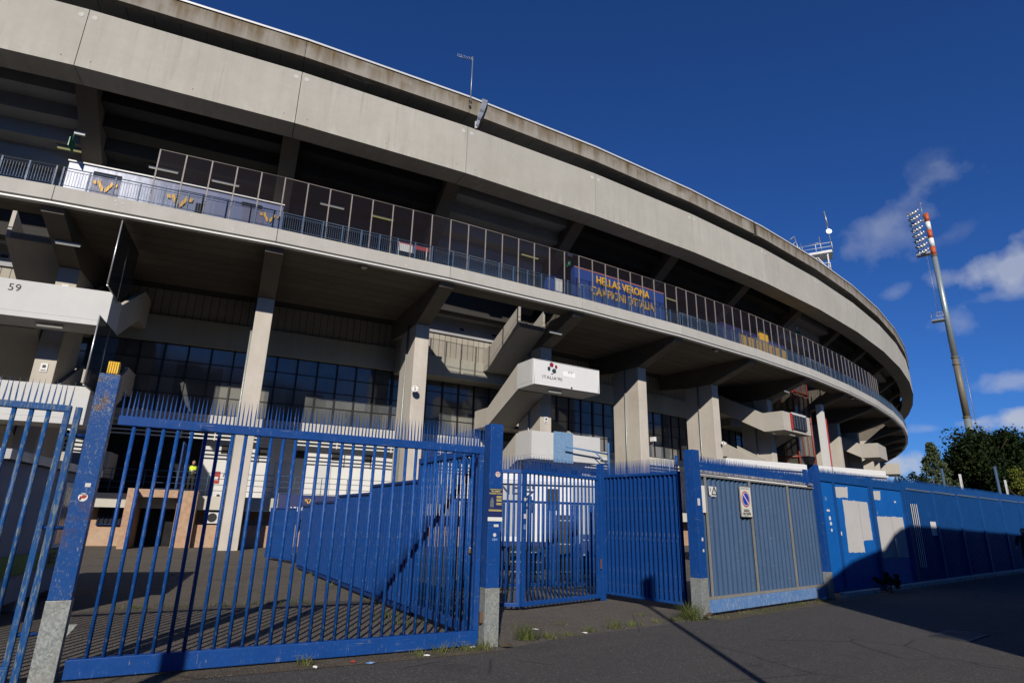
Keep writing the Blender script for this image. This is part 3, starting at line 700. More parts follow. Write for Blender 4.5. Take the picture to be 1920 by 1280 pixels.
for k, lab in ((1.49, 'round bulkhead lamp under the balcony nearest the lit columns at left'), (4.5, 'round bulkhead lamp under the balcony between the two plain columns'), (7.28, 'round bulkhead lamp under the balcony above the red lift tower'), (10.2, 'small bulkhead lamp under the far balcony above the last stair'), (13., 'small bulkhead lamp under the farthest end of the balcony')):
    o = thing('bulkhead_lamp', lab, 'lamp', rp(k, 156.8, 13.3), 'round lamps under the balcony')
    mb = MB(); mb.disc(rp(k, 156.8, 13.376), (0, 0, -1), .24, .10, 16); mb.build('housing', M['black'], o)
    mb = MB(); mb.tube(rp(k, 156.8, 13.276), rp(k, 156.8, 13.19), .20, 16, .12); mb.build('diffuser', M['lamp_off'], o)
# exit signs
for k, R, z, lab in ((-.04, 156.0, 16.75, 'green exit sign hanging at the left end above the kiosk'), (3.03, 155.5, 17.05, 'green exit sign hanging left of the yellow lettering'), (6.16, 156.0, 17.6, 'green exit sign hanging over the far part of the balcony')):
    o = thing('exit_sign', lab, 'sign', rp(k, R, z), 'green exit signs')
    mb = MB(); mb.cbox(rp(k, R, z), .62, .03, .42, er(k), et(k)); mb.build('board', M['green_sign'], o)
    mb = MB(); n_ = et(k)*-.02
    c = rp(k, R, z)+n_; X = er(k)
    mb.prism([c+X*.05+Vector((0, 0, .02)), c+X*.2+Vector((0, 0, .12)), c+X*.2+Vector((0, 0, -.08))], [c+X*.05+Vector((0, 0, .02))+n_, c+X*.2+Vector((0, 0, .12))+n_, c+X*.2+Vector((0, 0, -.08))+n_])
    mb.cbox(c+n_*.5-X*.1, .2, .02, .05, X, et(k), (.3*X.x, .3*X.y, .95)); mb.build('pictogram', M['white'], o)
    mb = MB(); mb.tube(rp(k, R, z+.2), rp(k, R, z+.85), .015, 6); mb.build('bracket', M['green_sign'], o)
    mb = MB(); mb.cbox(rp(k, R, z+.62, .2), .4, .1, .14, et(k), er(k)); mb.build('emergency_light', M['offwhite'], o)
# red barrier
o = thing('barrier', 'red and white barrier board with a white notice on the balcony', 'barrier', rp(1.79, 156.3, 14.08))
mb = MB(); mb.cbox(rp(1.79, 156.3, 15.18), 1.7, .04, .22, et(1.79), er(1.79)); mb.build('board', M['red'], o)
mb = MB(); mb.cbox(rp(1.75, 156.34, 15.0), .75, .02, .42, et(1.79), er(1.79)); mb.build('notice', M['white'], o)
mb = MB()
for t in (-.75, .75): mb.tube(rp(1.79, 156.3, 14.08, t), rp(1.79, 156.3, 15.3, t), .025, 6)
mb.build('leg', M['steel_white'], o)

# emblem board on the white landing
sb = thing('emblem_board', 'large white board with a football emblem and lettering on the front of the stair landing', 'sign', rp(3, 155.76, 9.0))
X3, N3, Z3 = et(3), er(3), Vector((0, 0, 1))
def on3(t, z, d=0.): return rp(3, 155.765+d, z, t)
mb = MB(); mb.prism([on3(-2.38, 8.93), on3(2.38, 8.93), on3(2.38, 10.40), on3(-2.38, 10.40)], [on3(-2.38, 8.93, .05), on3(2.38, 8.93, .05), on3(2.38, 10.40, .05), on3(-2.38, 10.40, .05)])
mb.build('board', M['white'], sb)
mb = MB()
for a, b in (((-2.36, 8.95), (2.36, 8.95)), ((-2.36, 10.38), (2.36, 10.38)), ((-2.30, 8.95), (-2.30, 10.38)), ((2.30, 8.95), (2.30, 10.38))): mb.tube(on3(*a, .055), on3(*b, .055), .018, 5)
mb.build('frame', plain('board_edge', (.58, .58, .55), .6), sb)
mb = MB()
bc = (-1.12, 10.0)
def pent(cx, cz, r, rot, sx=1.):
    q = [(cx+sx*r*math.cos(math.radians(rot+72*i)), cz+r*math.sin(math.radians(rot+72*i))) for i in range(5)]
    mb.prism([on3(*v, .052) for v in q], [on3(*v, .058) for v in q])
pent(bc[0]-.20, bc[1]-.05, .155, 10, .75); pent(bc[0]+.16, bc[1]-.14, .165, 40)
mb.mat(1); pent(bc[0]-.02, bc[1]+.20, .16, 90); pent(bc[0]+.30, bc[1]+.12, .14, 20, .7)
mb.mat(1); mb.prism([on3(bc[0]-.06, bc[1]-.36, .052), on3(bc[0]+.1, bc[1]-.36, .052), on3(bc[0]+.06, bc[1]-.30, .052), on3(bc[0]-.02, bc[1]-.30, .052)], [on3(bc[0]-.06, bc[1]-.36, .058), on3(bc[0]+.1, bc[1]-.36, .058), on3(bc[0]+.06, bc[1]-.30, .058), on3(bc[0]-.02, bc[1]-.30, .058)])
mb.build('ball_emblem', [plain('emblem_green', (.012, .045, .045), .5), plain('emblem_red', (.22, .012, .03), .5)], sb)
mb = MB(); add_text(mb, "ITALIA'90", .26, .004, on3(-1.08, 9.42, .055), X3, Z3, spacing=1.05, squash=1.25); add_text(mb, 'U V', .2, .004, on3(.2, 9.92, .062), X3, Z3); mb.build('lettering', M['letter'], sb)
mb = MB(); mb.cbox(on3(.12, 9.80, .054), .86, .008, .30, X3, N3); mb.build('white_sticker', plain('bright_sticker', (.82, .82, .82), .4), sb)
mb = MB(); mb.cbox(on3(.28, 9.02, .07), .10, .03, .10, X3, N3); mb.build('bracket', M['black'], sb)
# blue repaired patch and bracket arm on the lower landing
bp = thing('blue_sheet_patch', 'light blue scuffed metal sheet hung over the lower white landing', 'metal sheet', rp(3, 155.76, 5.4))
mb = MB(); mb.prism([rp(3, 155.76, 4.7, -.95), rp(3, 155.76, 4.7, .38), rp(3, 155.76, 6.4, .38), rp(3, 155.76, 6.4, -.95)], [rp(3, 155.80, 4.7, -.95), rp(3, 155.80, 4.7, .38), rp(3, 155.80, 6.4, .38), rp(3, 155.80, 6.4, -.95)])
mb.build('sheet', paint('light_blue_sheet', (.13, .25, .42), worn=(.3, .36, .42), wear=1.0, rustiness=.3), bp)
fr = thing('bracket_frame', 'light blue steel bracket frame standing in front of the lower white landing', 'bracket')
fr.location = rp(3, 156.0, 0, 2.6)
mb = MB(); mb.cbox(rp(3, 156.2, 3.0, 2.62), .10, .10, 6.0, X3, N3); mb.tube(rp(3, 156.2, 5.55, -.4), rp(3, 156.2, 5.35, 2.6), .05, 6); mb.tube(rp(3, 156.2, 5.45, 1.6), rp(3, 156.2, 4.7, 2.6), .04, 6)
mb.build('frame', paint('bracket_blue', (.10, .22, .42), wear=.6, rustiness=.2), fr)
# number on the left landing
nb_ = MB(); add_text(nb_, '59', .42, .004, rp(0, 155.76, 10.06, -.95), et(0), (0, 0, 1), spacing=1.1)
tag(nb_.build('landing_number', M['letter'], None, rp(0, 155.76, 10.06)), 'black stencilled number 59 on the white landing at left', 'number')
# display on the landing at column 6
dp = thing('display_panel', 'black display panel with a red frame on the landing by the red lift tower', 'display', rp(6, 155.76, 9.6))
mb = MB(); mb.cbox(rp(6, 155.84, 9.72, .15), 2.5, .14, 1.15, et(6), er(6)); mb.build('screen', M['black'], dp)
mb = MB()
for q in range(7): mb.cbox(rp(6, 155.92, 9.28+q*.15, .15), 2.4, .02, .012, et(6), er(6))
for q in range(5): mb.cbox(rp(6, 155.92, 9.72, -.85+q*.5), .012, .02, 1.1, et(6), er(6))
mb.build('grid', M['steel_grey'], dp)
mb = MB(); mb.cbox(rp(6, 155.84, 9.72, -1.16), .10, .16, 1.3, et(6), er(6)); mb.build('frame', M['red'], dp)
mb = MB(); mb.cbox(rp(6, 155.84, 10.38, .15), 2.5, .1, .16, et(6), er(6)); mb.build('top_cover', M['offwhite'], dp)
# column notices
for k, z, lab in ((0, 10.95, 'white notice on the column above the landing marked 59'), (0, 7.35, 'white notice on the column below the landing marked 59'), (3, 11.05, 'white notice in shade on the column above the emblem board'), (3, 7.4, 'white notice in sun on the column below the emblem board')):
    mb = MB(); mb.cbox(rp(k, 153.62, z), .26, .02, .38, et(k), er(k)); o = mb.build('notice', M['white'], None, rp(k, 153.62, z)); tag(o, lab, 'notice', 'notices on the stair columns')
    mb = MB(); mb.cbox(rp(k, 153.635, z+.05), .12, .006, .12, et(k), er(k)); mb.cbox(rp(k, 153.635, z-.12), .18, .006, .03, et(k), er(k)); mb.build('symbol', M['letter'], o)
# dish aerials
def dish(loc, axis, r, lab, arm):
    o = thing('satellite_dish', lab, 'dish', loc)
    a = Vector(axis).normalized(); u = a.cross(Vector((0, 0, 1))).normalized(); w = u.cross(a); c = Vector(loc)+a*arm
    mb = MB(); n = 20; rings = [(0, 0), (.5, .05), (.85, .13), (1, .19)]
    for (r0, d0), (r1, d1) in zip(rings[:-1], rings[1:]):
        for i in range(n):
            A, B = 2*math.pi*i/n, 2*math.pi*(i+1)/n
            P = lambda rr, dd, an: c+a*dd*r+(u*math.cos(an)+w*math.sin(an))*rr*r
            mb.poly([P(r0, d0, A), P(r1, d1, A), P(r1, d1, B), P(r0, d0, B)]) if r0 else mb.poly([P(0, 0, 0), P(r1, d1, A), P(r1, d1, B)])
    b = mb.build('reflector', M['white'], o); s = b.modifiers.new('solid', 'SOLIDIFY'); s.thickness = .015
    mb = MB(); mb.path([loc, Vector(loc)+a*arm*.6, c], .025); mb.path([c-w*r*.8+a*.1, c+a*r*.9], .012); mb.build('arm', M['steel_grey'], o)
    mb = MB(); mb.tube(c+a*r*.85, c+a*r*1.05, .035, 8); mb.build('receiver', M['black'], o)
dish(rp(1.97, 153.6, 8.0, .05), Vector((.12, -.95, .35)), .19, 'round white satellite dish on the sunlit column behind the gate', .45)
dish(rp(5, 153.6, 7.3, .42), Vector((-.1, -.9, .35)), .15, 'small white satellite dish low on the column beside the stair', .4)
# small camera / speaker on column 4
o = thing('wall_camera', 'small white box camera on the corner of the tall column at centre', 'camera', rp(4, 153.6, 7.0, .42))
mb = MB(); mb.cbox(rp(4, 153.85, 7.0, .55), .22, .4, .3, et(4), er(4)); mb.build('housing', M['white'], o, bevel=.02)
mb = MB(); mb.path([rp(4, 153.6, 6.6, .42), rp(4, 153.85, 6.6, .55), rp(4, 153.85, 6.9, .55)], .02); mb.build('arm', M['steel_grey'], o)
# smoked wind screens beside the left landing
for z0, z1, za, lab in ((10.3, 13.2, 10.2, 'tall smoked glass wind screen beside the landing marked 59'), (6.2, 9.0, 6.1, 'tall smoked glass wind screen below the landing marked 59')):
    o = thing('wind_screen', lab, 'screen', rp(0, 155.6, z0, 2.5), 'smoked wind screens')
    mb = MB(); q = [(157.0, z0), (157.0, z1), (153.6, z1), (153.6, z0+.9), (155.0, z0-.05)]
    mb.prism([rp(0, r, z, 2.44) for r, z in q], [rp(0, r, z, 2.46) for r, z in q]); mb.build('pane', M['smoked'], o)
    mb = MB(); mb.tube(rp(0, 157.03, z0, 2.45), rp(0, 157.03, z1, 2.45), .03, 6); mb.tube(rp(0, 157.03, z0, 2.45), rp(0, 155.0, z0-.08, 2.45), .03, 6); mb.tube(rp(0, 155.3, z0, 2.45), rp(0, 155.3, z1, 2.45), .02, 6); mb.build('frame', M['alu'], o)
# roof aerial
o = thing('roof_aerial', 'thin roof aerial with a comb of short rods above the roof edge', 'aerial', rp(2, 158.82, 22.9))
mb = MB(); mb.tube(rp(2, 158.86, 22.85), rp(2, 158.86, 26.15), .028, 8); mb.build('mast', M['steel_grey'], o)
mb = MB()
top = rp(2, 158.86, 25.9); dv = (et(2)*-1+Vector((0, 0, -.12))).normalized()
mb.tube(top, top+dv*.95, .014, 5)
for q in range(9): c = top+dv*(.12+q*.1); mb.tube(c-Vector((0, 0, 1))*.09-er(2)*.09, c+Vector((0, 0, 1))*.09+er(2)*.09, .008, 4)
mb.tube(top, top+Vector((-.12, .1, .32)), .02, 5); mb.build('antenna_array', M['steel_grey'], o)
mb = MB()
for zz in (22.95, 23.3): mb.cbox(rp(2, 158.82, zz), .12, .14, .05, et(2), er(2))
mb.build('clamp', M['steel_grey'], o)
# cable bundle hanging over the roof edge
o = thing('cable_bundle', 'bundle of grey cables hanging over the roof edge right of the aerial', 'cables', rp(2.08, 158.85, 23.6))
for q in range(6):
    mb = MB(); t = q*.055
    mb.path([rp(2.085, 158.3, 23.62, t), rp(2.085, 158.86, 23.64, t), rp(2.082, 158.93, 23.4, t*.9), rp(2.07, 158.92, 22.7, t*.8-.05), rp(2.06, 158.85, 22.2, t*.5-.05), rp(2.05, 158.74, 21.75, t*.4)], .028, 6)
    mb.build('cable', plain('cable_grey', (.22, .24, .28), .6) if q == 0 else M['cableg'] if 'cableg' in M else M['steel_grey'], o)
    M['cableg'] = bpy.data.materials['cable_grey']
mb = MB(); mb.box(rp(2.045, 158.70, 21.72), et(2)*.10, er(2)*.08, Vector((0, 0, .42))); mb.build('conduit_cover', M['offwhite'], o)
# loose white cable sagging under the roof edge, drainpipe on the roof edge
o = thing('loose_cable', 'thin white cable sagging under the roof edge left of the aerial', 'cable', rp(1.33, 158.4, 22.6))
mb = MB(); mb.path([rp(1.19, 158.35, 22.66), rp(1.24, 158.35, 22.58), rp(1.30, 158.35, 22.54), rp(1.37, 158.35, 22.56), rp(1.43, 158.35, 22.64), rp(1.47, 158.35, 22.72)], .022, 6); mb.build('cable', M['steel_white'], o)
mb = MB(); mb.box(rp(4.87, 158.60, 22.35), et(4.87)*.22, er(4.87)*.19, LZ_*1.25); mb.build('roof_joint_cover', M['joint'], stadium)
# roof-top platform tower
tw = thing('antenna_platform', 'white steel platform tower with railings and aerials rising behind the roof', 'platform tower', (32.3, 57.0, 20))
mb = MB(); bx, by = Vector((.88, -.47, 0)), Vector((.47, .88, 0)); c0 = Vector((32.3, 57.0, 0))
def TP(a, b, z): return c0+bx*a*1.12+by*b+Vector((0, 0, z+1.35))
for z, hw in ((25.4, 1.0), (27.65, 1.35)):
    mb = MB(); mb.prism([TP(-hw, -1, z), TP(hw, -1, z), TP(hw, 1, z), TP(-hw, 1, z)], [TP(-hw, -1, z+.24), TP(hw, -1, z+.24), TP(hw, 1, z+.24), TP(-hw, 1, z+.24)])
    mb.build('deck', M['steel_white'], tw)
mb = MB()
for a in (-.9, .9):
    for b in (-.8, .8): mb.tube(TP(a, b, 18), TP(a, b, 27.6), .08, 6)
for s in (-1, 1): mb.tube(TP(s*.05, -.85, 27.3), TP(s*.95, -.85, 25.6), .07, 6)
mb.build('frame', M['steel_white'], tw)
for z, hw in ((25.64, 1.0), (27.89, 1.35)):
    mb = MB()
    for h in (.4, .85):
        for b in (-1, 1): mb.tube(TP(-hw, b, z+h), TP(hw, b, z+h), .03, 5)
        for a in (-hw, hw): mb.tube(TP(a, -1, z+h), TP(a, 1, z+h), .03, 5)
    for a in (-hw, 0, hw):
        for b in (-1, 1): mb.tube(TP(a, b, z), TP(a, b, z+.87), .035, 5)
    mb.build('railing', M['steel_white'], tw)
mb = MB(); mb.tube(TP(1.35, -1, 27.7), TP(1.1, -1, 32.3), .05, 6); mb.tube(TP(1.25, -1, 30.6), TP(1.1, -1, 32.4), .08, 6); mb.disc(TP(1.25, -1.1, 29.9), (-.3, -1, .1), .27, .12, 16)
mb.tube(TP(.5, 0, 27.9), TP(.42, 0, 30.0), .05, 6); mb.tube(TP(-.6, 0, 29.35), TP(.6, 0, 29.3), .04, 5); mb.tube(TP(-1.3, 0, 27.9), TP(-1.7, 0, 30.6), .06, 6)
for q in range(4): mb.tube(TP(-1.9+q*.3, -.3, 28.3), TP(-2.3+q*.35, -.3, 29.2+.1*q), .035, 5)
mb.tube(TP(-2.5, -.3, 28.0), TP(-.4, -.3, 30.0), .03, 5) if False else None
mb.tube(TP(-1.7, -.2, 30.5), TP(-2.3, -.2, 30.0), .05, 5); mb.tube(TP(-1.6, -.2, 29.9), TP(-2.1, -.2, 29.3), .05, 5); mb.build('aerials', M['steel_grey'], tw)
# ------------------------------------------------------------------ ground
def sheet(name, pts, z, m, kind='structure'):
    mb = MB(); mb.poly([(x, y, z) for x, y in pts]); o = mb.build(name, m); o['kind'] = kind; return o
sheet('ground', [(-900, -900), (900, -900), (900, 900), (-900, 900)], 0.0, M['asphalt_yard'])
LZ = Vector((0, 0, 1))
class Line:
    """vertical plane through A and B; s along it, d towards the street, z up"""
    def __init__(s, A, B): s.A = Vector((*A, 0)); s.B = Vector((*B, 0)); s.d = (s.B-s.A).normalized(); s.n = Vector((s.d.y, -s.d.x, 0)); s.len = (s.B-s.A).length
    def p(s, t, z, o=0.): return s.A+s.d*t+s.n*o+Vector((0, 0, z))
P1, P2, P3, P4, FAR = (-4.6, 6.43), (-.2, 8.81), (3.5, 11.62), (7.77, 15.17), (22.34, 26.91)
L12, L23, L34, L4F = Line(P1, P2), Line(P2, P3), Line(P3, P4), Line(P4, FAR)
# pavement in front of the fence: its edge runs .35 m outside the gates
edge = []
for L, ts in ((L12, (-14, 0, 2.2, 4.7)), (L23, (1, 2.6, 4.2)), (L34, (1, 3, 5.2)), (L4F, (0.6, 6, 18, 60))):
    for t in ts: edge.append(L.p(t, 0, .42 if L is not L23 else .15)[:2])
sheet('pavement', [(60, -60), (-60, -60)] + [tuple(e) for e in edge], .004, M['asphalt_road'])
strip = []
for L, ts in ((L12, (-14, 0, 4.9)),):
    strip += [tuple(L.p(t, 0, .43)[:2]) for t in ts]
strip2 = [tuple(L12.p(t, 0, .06)[:2]) for t in (4.9, 0, -14)]
sheet('dirt_strip', strip+strip2, .008, M['dirt'])
sheet('dirt_strip', [tuple(L34.p(t, 0, .47)[:2]) for t in (.1, 2, 5.4)]+[tuple(L34.p(t, 0, .02)[:2]) for t in (5.4, .1)], .008, M['dirt'])
# low white kerb along the far fence
kb = thing('kerb', 'low broken white concrete kerb under the blue panel and bar fence', 'kerb', L4F.p(0, 0))
for a, b in ((.5, 1.3), (1.35, 2.6), (3.35, 4.9), (5.0, 6.2), (6.3, 8.6), (8.7, 11.), (11.1, 13.6), (13.7, 16), (16.1, 19), (19.1, 23)):
    mb = MB(); mb.box(L4F.p(a, -.02, .02), L4F.d*(b-a), L4F.n*.16, LZ*.13); mb.build('kerb_stone', M['white_conc'] if False else M['patch'], kb, bevel=.01)

# ------------------------------------------------------------------ gate posts
def post(L, t, h, w, d, sleeve, lab, mats, base_z=0., o_=0.):
    o = thing('gate_post', lab, 'gate post', L.p(t, 0, o_), 'blue steel gate posts')
    mb = MB(); mb.box(L.p(t-w/2, sleeve, o_-d/2), L.d*w, L.n*d, LZ*(h-sleeve)); mb.build('shaft', M[mats], o, bevel=.006)
    if sleeve > .05:
        e = .006
        mb = MB(); mb.box(L.p(t-w/2-e, -.05, o_-d/2-e), L.d*(w+2*e), L.n*(d+2*e), LZ*(sleeve+.05)); mb.build('base_sleeve', M['galv'], o, bevel=.004)
    return o
p1 = post(L12, .095, 3.09, .20, .20, .76, 'tall blue gate post with rusty peeling paint and a yellow beacon at left', 'blue_old')
p2 = post(L12, 4.96, 2.99, .205, .22, .73, 'blue gate post with a navy poster and stickers beside the open passage', 'blue')
p3 = post(L34, .12, 3.03, .22, .22, .68, 'blue gate post between the open solid leaf and the corrugated gate', 'blue')
p4 = post(L34, 5.50, 3.13, .17, .22, .6, 'blue gate post right of the corrugated gate carrying a black floodlight', 'blue')
mb = MB(); mb.cbox(L12.p(.105, 3.17), .11, .11, .14, L12.d, L12.n)
for q in range(5): mb.tube(L12.p(.105-.045+q*.0225, 3.105, .058), L12.p(.105-.045+q*.0225, 3.235, .058), .008, 5)
mb.build('beacon', plain('beacon_yellow', (.72, .43, .03), .35), p1, bevel=.01)
mb = MB(); mb.tube(L12.p(.105, 3.07), L12.p(.105, 3.10), .03, 8); mb.build('beacon_foot', M['black'], p1)
mb = MB(); mb.prism([L12.p(.205, .40, .05), L12.p(.29, .53, .05), L12.p(.205, .53, .05)], [L12.p(.205, .40, .07), L12.p(.29, .53, .07), L12.p(.205, .53, .07)]); mb.build('latch_plate', M['galv'], p1)
mb = MB(); mb.cbox(L12.p(4.84, .36, .05), .07, .05, .14, L12.d, L12.n); mb.build('latch', plain('rusty_steel', (.13, .085, .06), .8, .3), p2, bevel=.008)
fl = thing('floodlight', 'black floodlight on top of the post right of the corrugated gate', 'floodlight', L34.p(5.42, 3.13))
mb = MB(); c = L34.p(5.33, 3.24)
mb.prism([c-L34.d*.2+LZ*.09-L34.n*.1, c+L34.d*.2+LZ*.09-L34.n*.1, c+L34.d*.2+LZ*.09+L34.n*.1, c-L34.d*.2+LZ*.09+L34.n*.1], [c-L34.d*.11-LZ*.12-L34.n*.06, c+L34.d*.11-LZ*.12-L34.n*.06, c+L34.d*.11-LZ*.12+L34.n*.06, c-L34.d*.11-LZ*.12+L34.n*.06]); mb.build('housing', M['black'], fl, bevel=.01)
mb = MB(); mb.tube(L34.p(5.46, 3.1), L34.p(5.44, 3.26), .03, 6); mb.build('bracket', M['steel_grey'], fl)

# ------------------------------------------------------------------ bar gates
def spikes(mb, L, t0, t1, z0, z1, step, w, o=0., lean=.0, sh=.36):
    rr = random.Random(int(t0*100)+int(z1*50)); t = t0
    while t < t1:
        h = z1-(z1-z0)*.06*rr.random(); j = lean*(rr.random()-.5)
        a, b, c, d = L.p(t-w/2, z0, o), L.p(t+w/2, z0, o), L.p(t+sh*w+j, z0+(h-z0)*.5, o), L.p(t-sh*w+j, z0+(h-z0)*.5, o)
        e = L.p(t+j*1.8, h, o+j)
        n = L.n*.006
        mb.prism([a, b, c, e, d], [a+n, b+n, c+n, e+n, d+n]); t += step
def bar_gate(name, lab, cat, L, t0, t1, zb, beam_h, rail_z, rail_h, bar_r, step, sp_top, mats, o=0., beam_d=.09, sp_step=.046, sp_w=.02, stile=.06, left=True, group=None, slat=None, lean=.012):
    g = thing(name, lab, cat, L.p(t0, 0, o), group)
    frame, barm = mats
    mb = MB(); mb.box(L.p(t0, zb, o-beam_d/2), L.d*(t1-t0), L.n*beam_d, LZ*beam_h); mb.build('bottom_beam', M[frame], g, bevel=.008)
    mb = MB(); mb.box(L.p(t0, rail_z, o-.04), L.d*(t1-t0), L.n*.08, LZ*rail_h); mb.build('top_rail', M[frame], g, bevel=.006)
    for t in ((t0, t1-stile) if left else (t1-stile,)):
        mb = MB(); mb.box(L.p(t, zb+beam_h+.001, o-.035), L.d*stile, L.n*.07, LZ*(rail_z-zb-beam_h-.002)); mb.build('stile', M[frame], g, bevel=.005)
    n = int((t1-t0-2*stile)/step); base = None
    off = t0+stile+((t1-t0-2*stile)-(n-1)*step)/2
    if slat is None:
        for q in range(n):
            t = off+q*step
            if base is None:
                mb = MB(); mb.tube((0, 0, zb+beam_h-.01), (0, 0, rail_z+.005), bar_r, 10)
                base = mb.build('bar', M[barm], None); base.parent = g; base.location = L.p(t, 0, o)-Vector(g.location)
            else:
                c = base.copy(); col.objects.link(c); c.parent = g; c.location = L.p(t, 0, o)-Vector(g.location)
    else:
        for q in range(n):
            t = off+q*step
            if base is None:
                mb = MB(); mb.cbox((0, 0, (zb+beam_h+rail_z)/2), slat[0], slat[1], rail_z-zb-beam_h-.002, L.d, L.n)
                base = mb.build('bar', M[barm], None); base.parent = g; base.location = L.p(t, 0, o)-Vector(g.location)
            else:
                c = base.copy(); col.objects.link(c); c.parent = g; c.location = L.p(t, 0, o)-Vector(g.location)
    if sp_top:
        mb = MB(); spikes(mb, L, t0+.02, t1-.01, rail_z+rail_h-.03, sp_top, sp_step, sp_w, o, lean); mb.build('spike_row', M[frame], g)
    return g
G1 = bar_gate('sliding_gate', 'long blue sliding gate of round bars topped by thin spikes', 'gate', L12, .255, 4.80, .02, .18, 2.545, .105, .021, .1455, 2.96, ('blue', 'blue_bar'), stile=.075, left=False)
mb = MB(); mb.cbox(L12.p(4.62, 1.2, .05), .035, .02, .045, L12.d, L12.n); pl_ = mb.build('padlock', plain('brass', (.30, .19, .06), .35, .7), G1, bevel=.006)
mb = MB(); mb.path([L12.p(4.61, 1.22, .05), L12.p(4.61, 1.26, .05), L12.p(4.63, 1.26, .05), L12.p(4.63, 1.22, .05)], .005); mb.build('shackle', M['steel_grey'], pl_)
GL = bar_gate('bar_fence', 'weathered blue bar fence with spikes at the left edge before the rusty post', 'fence', L12, -3.2, -.19, .02, .16, 2.64, .07, .023, .146, 2.985, ('blue_old_bar', 'blue_old_bar'), stile=.055, sp_step=.052, sp_w=.017)
mb = MB(); mb.box(L12.p(-.155, .02, -.035), L12.d*.06, L12.n*.07, LZ*2.68); mb.build('end_post', M['blue_old_bar'], GL, bevel=.005)
mb = MB()
for z in (.45, 1.45, 2.4): mb.tube(L12.p(-.2, z), L12.p(.0, z), .018, 8)
mb.build('hinge_pin', M['blue_dark'], GL)
# second, perpendicular bar gate folded back from the poster post
LB = Line((-.45, 8.95), (-1.62, 10.93))
bar_gate('bar_gate_leaf', 'blue bar gate leaf running back into the yard from the poster post', 'gate', LB, .0, LB.len, .10, .12, 2.56, .10, .022, .125, 2.98, ('blue', 'blue_bar'), sp_step=.05, stile=.07, lean=.03)
# passage gate set back between the poster post and the open leaf
LPa, LPb = Line((-.40, 11.95), (.26, 11.95)), Line((.29, 11.97), (2.02, 13.6))
bar_gate('passage_gate', 'narrow fixed blue bar panel right behind the poster post', 'gate', LPa, 0, LPa.len, .07, .07, 2.52, .07, .020, .12, 2.9, ('blue', 'blue_bar'), stile=.08, sp_step=.055, sp_w=.03)
PG = bar_gate('passage_gate', 'closed blue pedestrian gate of slim bars set back in the passage', 'gate', LPb, 0.0, LPb.len, .07, .08, 2.52, .07, .020, .124, 2.9, ('blue', 'blue_bar'), stile=.08, sp_step=.05, sp_w=.032)
o = thing('gate_post', 'slim blue post at the inner end of the solid open leaf', 'gate post', (2.1, 13.75, 0), 'blue steel gate posts')
mb = MB(); mb.cbox((2.1, 13.75, 1.45), .12, .12, 2.9, LPb.d, LPb.n); mb.build('shaft', M['blue'], o, bevel=.006)
mb = MB(); mb.cbox((2.05, 13.64, .75), .05, .05, .2, LPb.d, LPb.n); mb.build('hinge', plain('rusty_hinge', (.13, .06, .03), .8), o)
# open leaf: bars welded over a sheet
LL = Line((2.2, 13.95), (3.50, 12.27))
LG = bar_gate('solid_gate_leaf', 'blue gate leaf of close bars on a metal sheet standing open beside the passage', 'gate', LL, 0, LL.len, .12, .05, 2.6, .06, .02, .117, 2.96, ('blue', 'blue'), stile=.05, slat=(.03, .05), sp_step=.03, sp_w=.022)
mb = MB(); mb.box(L2 := LL.p(.05, .17, -.03), LL.d*(LL.len-.1), LL.n*.006, LZ*2.43); mb.build('backing_sheet', M['blue_dark'], LG)
mb = MB(); mb.tube(LL.p(LL.len-.03, 2.75, .03), LL.p(LL.len-.03, 2.98, .03), .03, 6); mb.build('hinge_pin', M['blue'], LG)

# corrugated sliding gate
CG = thing('corrugated_gate', 'grey blue corrugated metal sliding gate with a faded light blue bottom beam', 'gate', L34.p(.25, 0))
mb = MB(); pitch = .175; x = .24; front = []
while x < 5.30:
    front += [(x, .0), (x+.055, .0), (x+.085, .045), (x+.145, .045)]; x += pitch
A = [L34.p(t, .29, o-.02) for t, o in front]+[L34.p(t, .29, o-.026) for t, o in reversed(front)]
for i in range(len(front)-1):
    (t0, o0), (t1, o1) = front[i], front[i+1]
    mb.prism([L34.p(t0, .29, o0-.02), L34.p(t1, .29, o1-.02), L34.p(t1, .29, o1-.026), L34.p(t0, .29, o0-.026)], [L34.p(t0, 2.56, o0-.02), L34.p(t1, 2.56, o1-.02), L34.p(t1, 2.56, o1-.026), L34.p(t0, 2.56, o0-.026)])
mb.build('corrugated_sheet', M['corrug'], CG)
mb = MB(); mb.box(L34.p(.24, .06, -.05), L34.d*5.05, L34.n*.12, LZ*.225); mb.build('bottom_beam', M['beam_light'], CG, bevel=.008)
mb = MB()
for t in (.44, 2.14, 3.86): mb.box(L34.p(t, .288, .035), L34.d*.045, L34.n*.03, LZ*2.275)
mb.box(L34.p(.24, .288, .028), L34.d*5.03, L34.n*.04, LZ*.05); mb.box(L34.p(.24, 2.535, .028), L34.d*5.03, L34.n*.035, LZ*.03)
mb.build('frame_strip', plain('primer_grey_strip', (.22, .215, .20), .6, 0, .3, .5, 8), CG)
mb = MB(); mb.box(L34.p(.24, 2.60, -.04), L34.d*5.06, L34.n*.09, LZ*.06); mb.build('top_rail', paint('scuffed_top_rail', (.03, .06, .16), worn=(.4, .38, .34), wear=1.3, rustiness=.4), CG, bevel=.006)
mb = MB(); spikes(mb, L34, .25, 5.28, 2.66, 2.95, .060, .0585, .0, .006, .49); mb.build('spike_row', M['blue'], CG)
mb = MB(); mb.box(L34.p(4.86, 2.62, .01), L34.d*.16, L34.n*.05, LZ*.36); mb.build('guide_bracket', M['blue'], CG)
for t, lab in ((5.36, None),):
    mb = MB(); mb.box(L34.p(t-.04, .0, -.12), L34.d*.07, L34.n*.09, LZ*2.9); mb.build('guide_post', M['blue_dark'], CG)

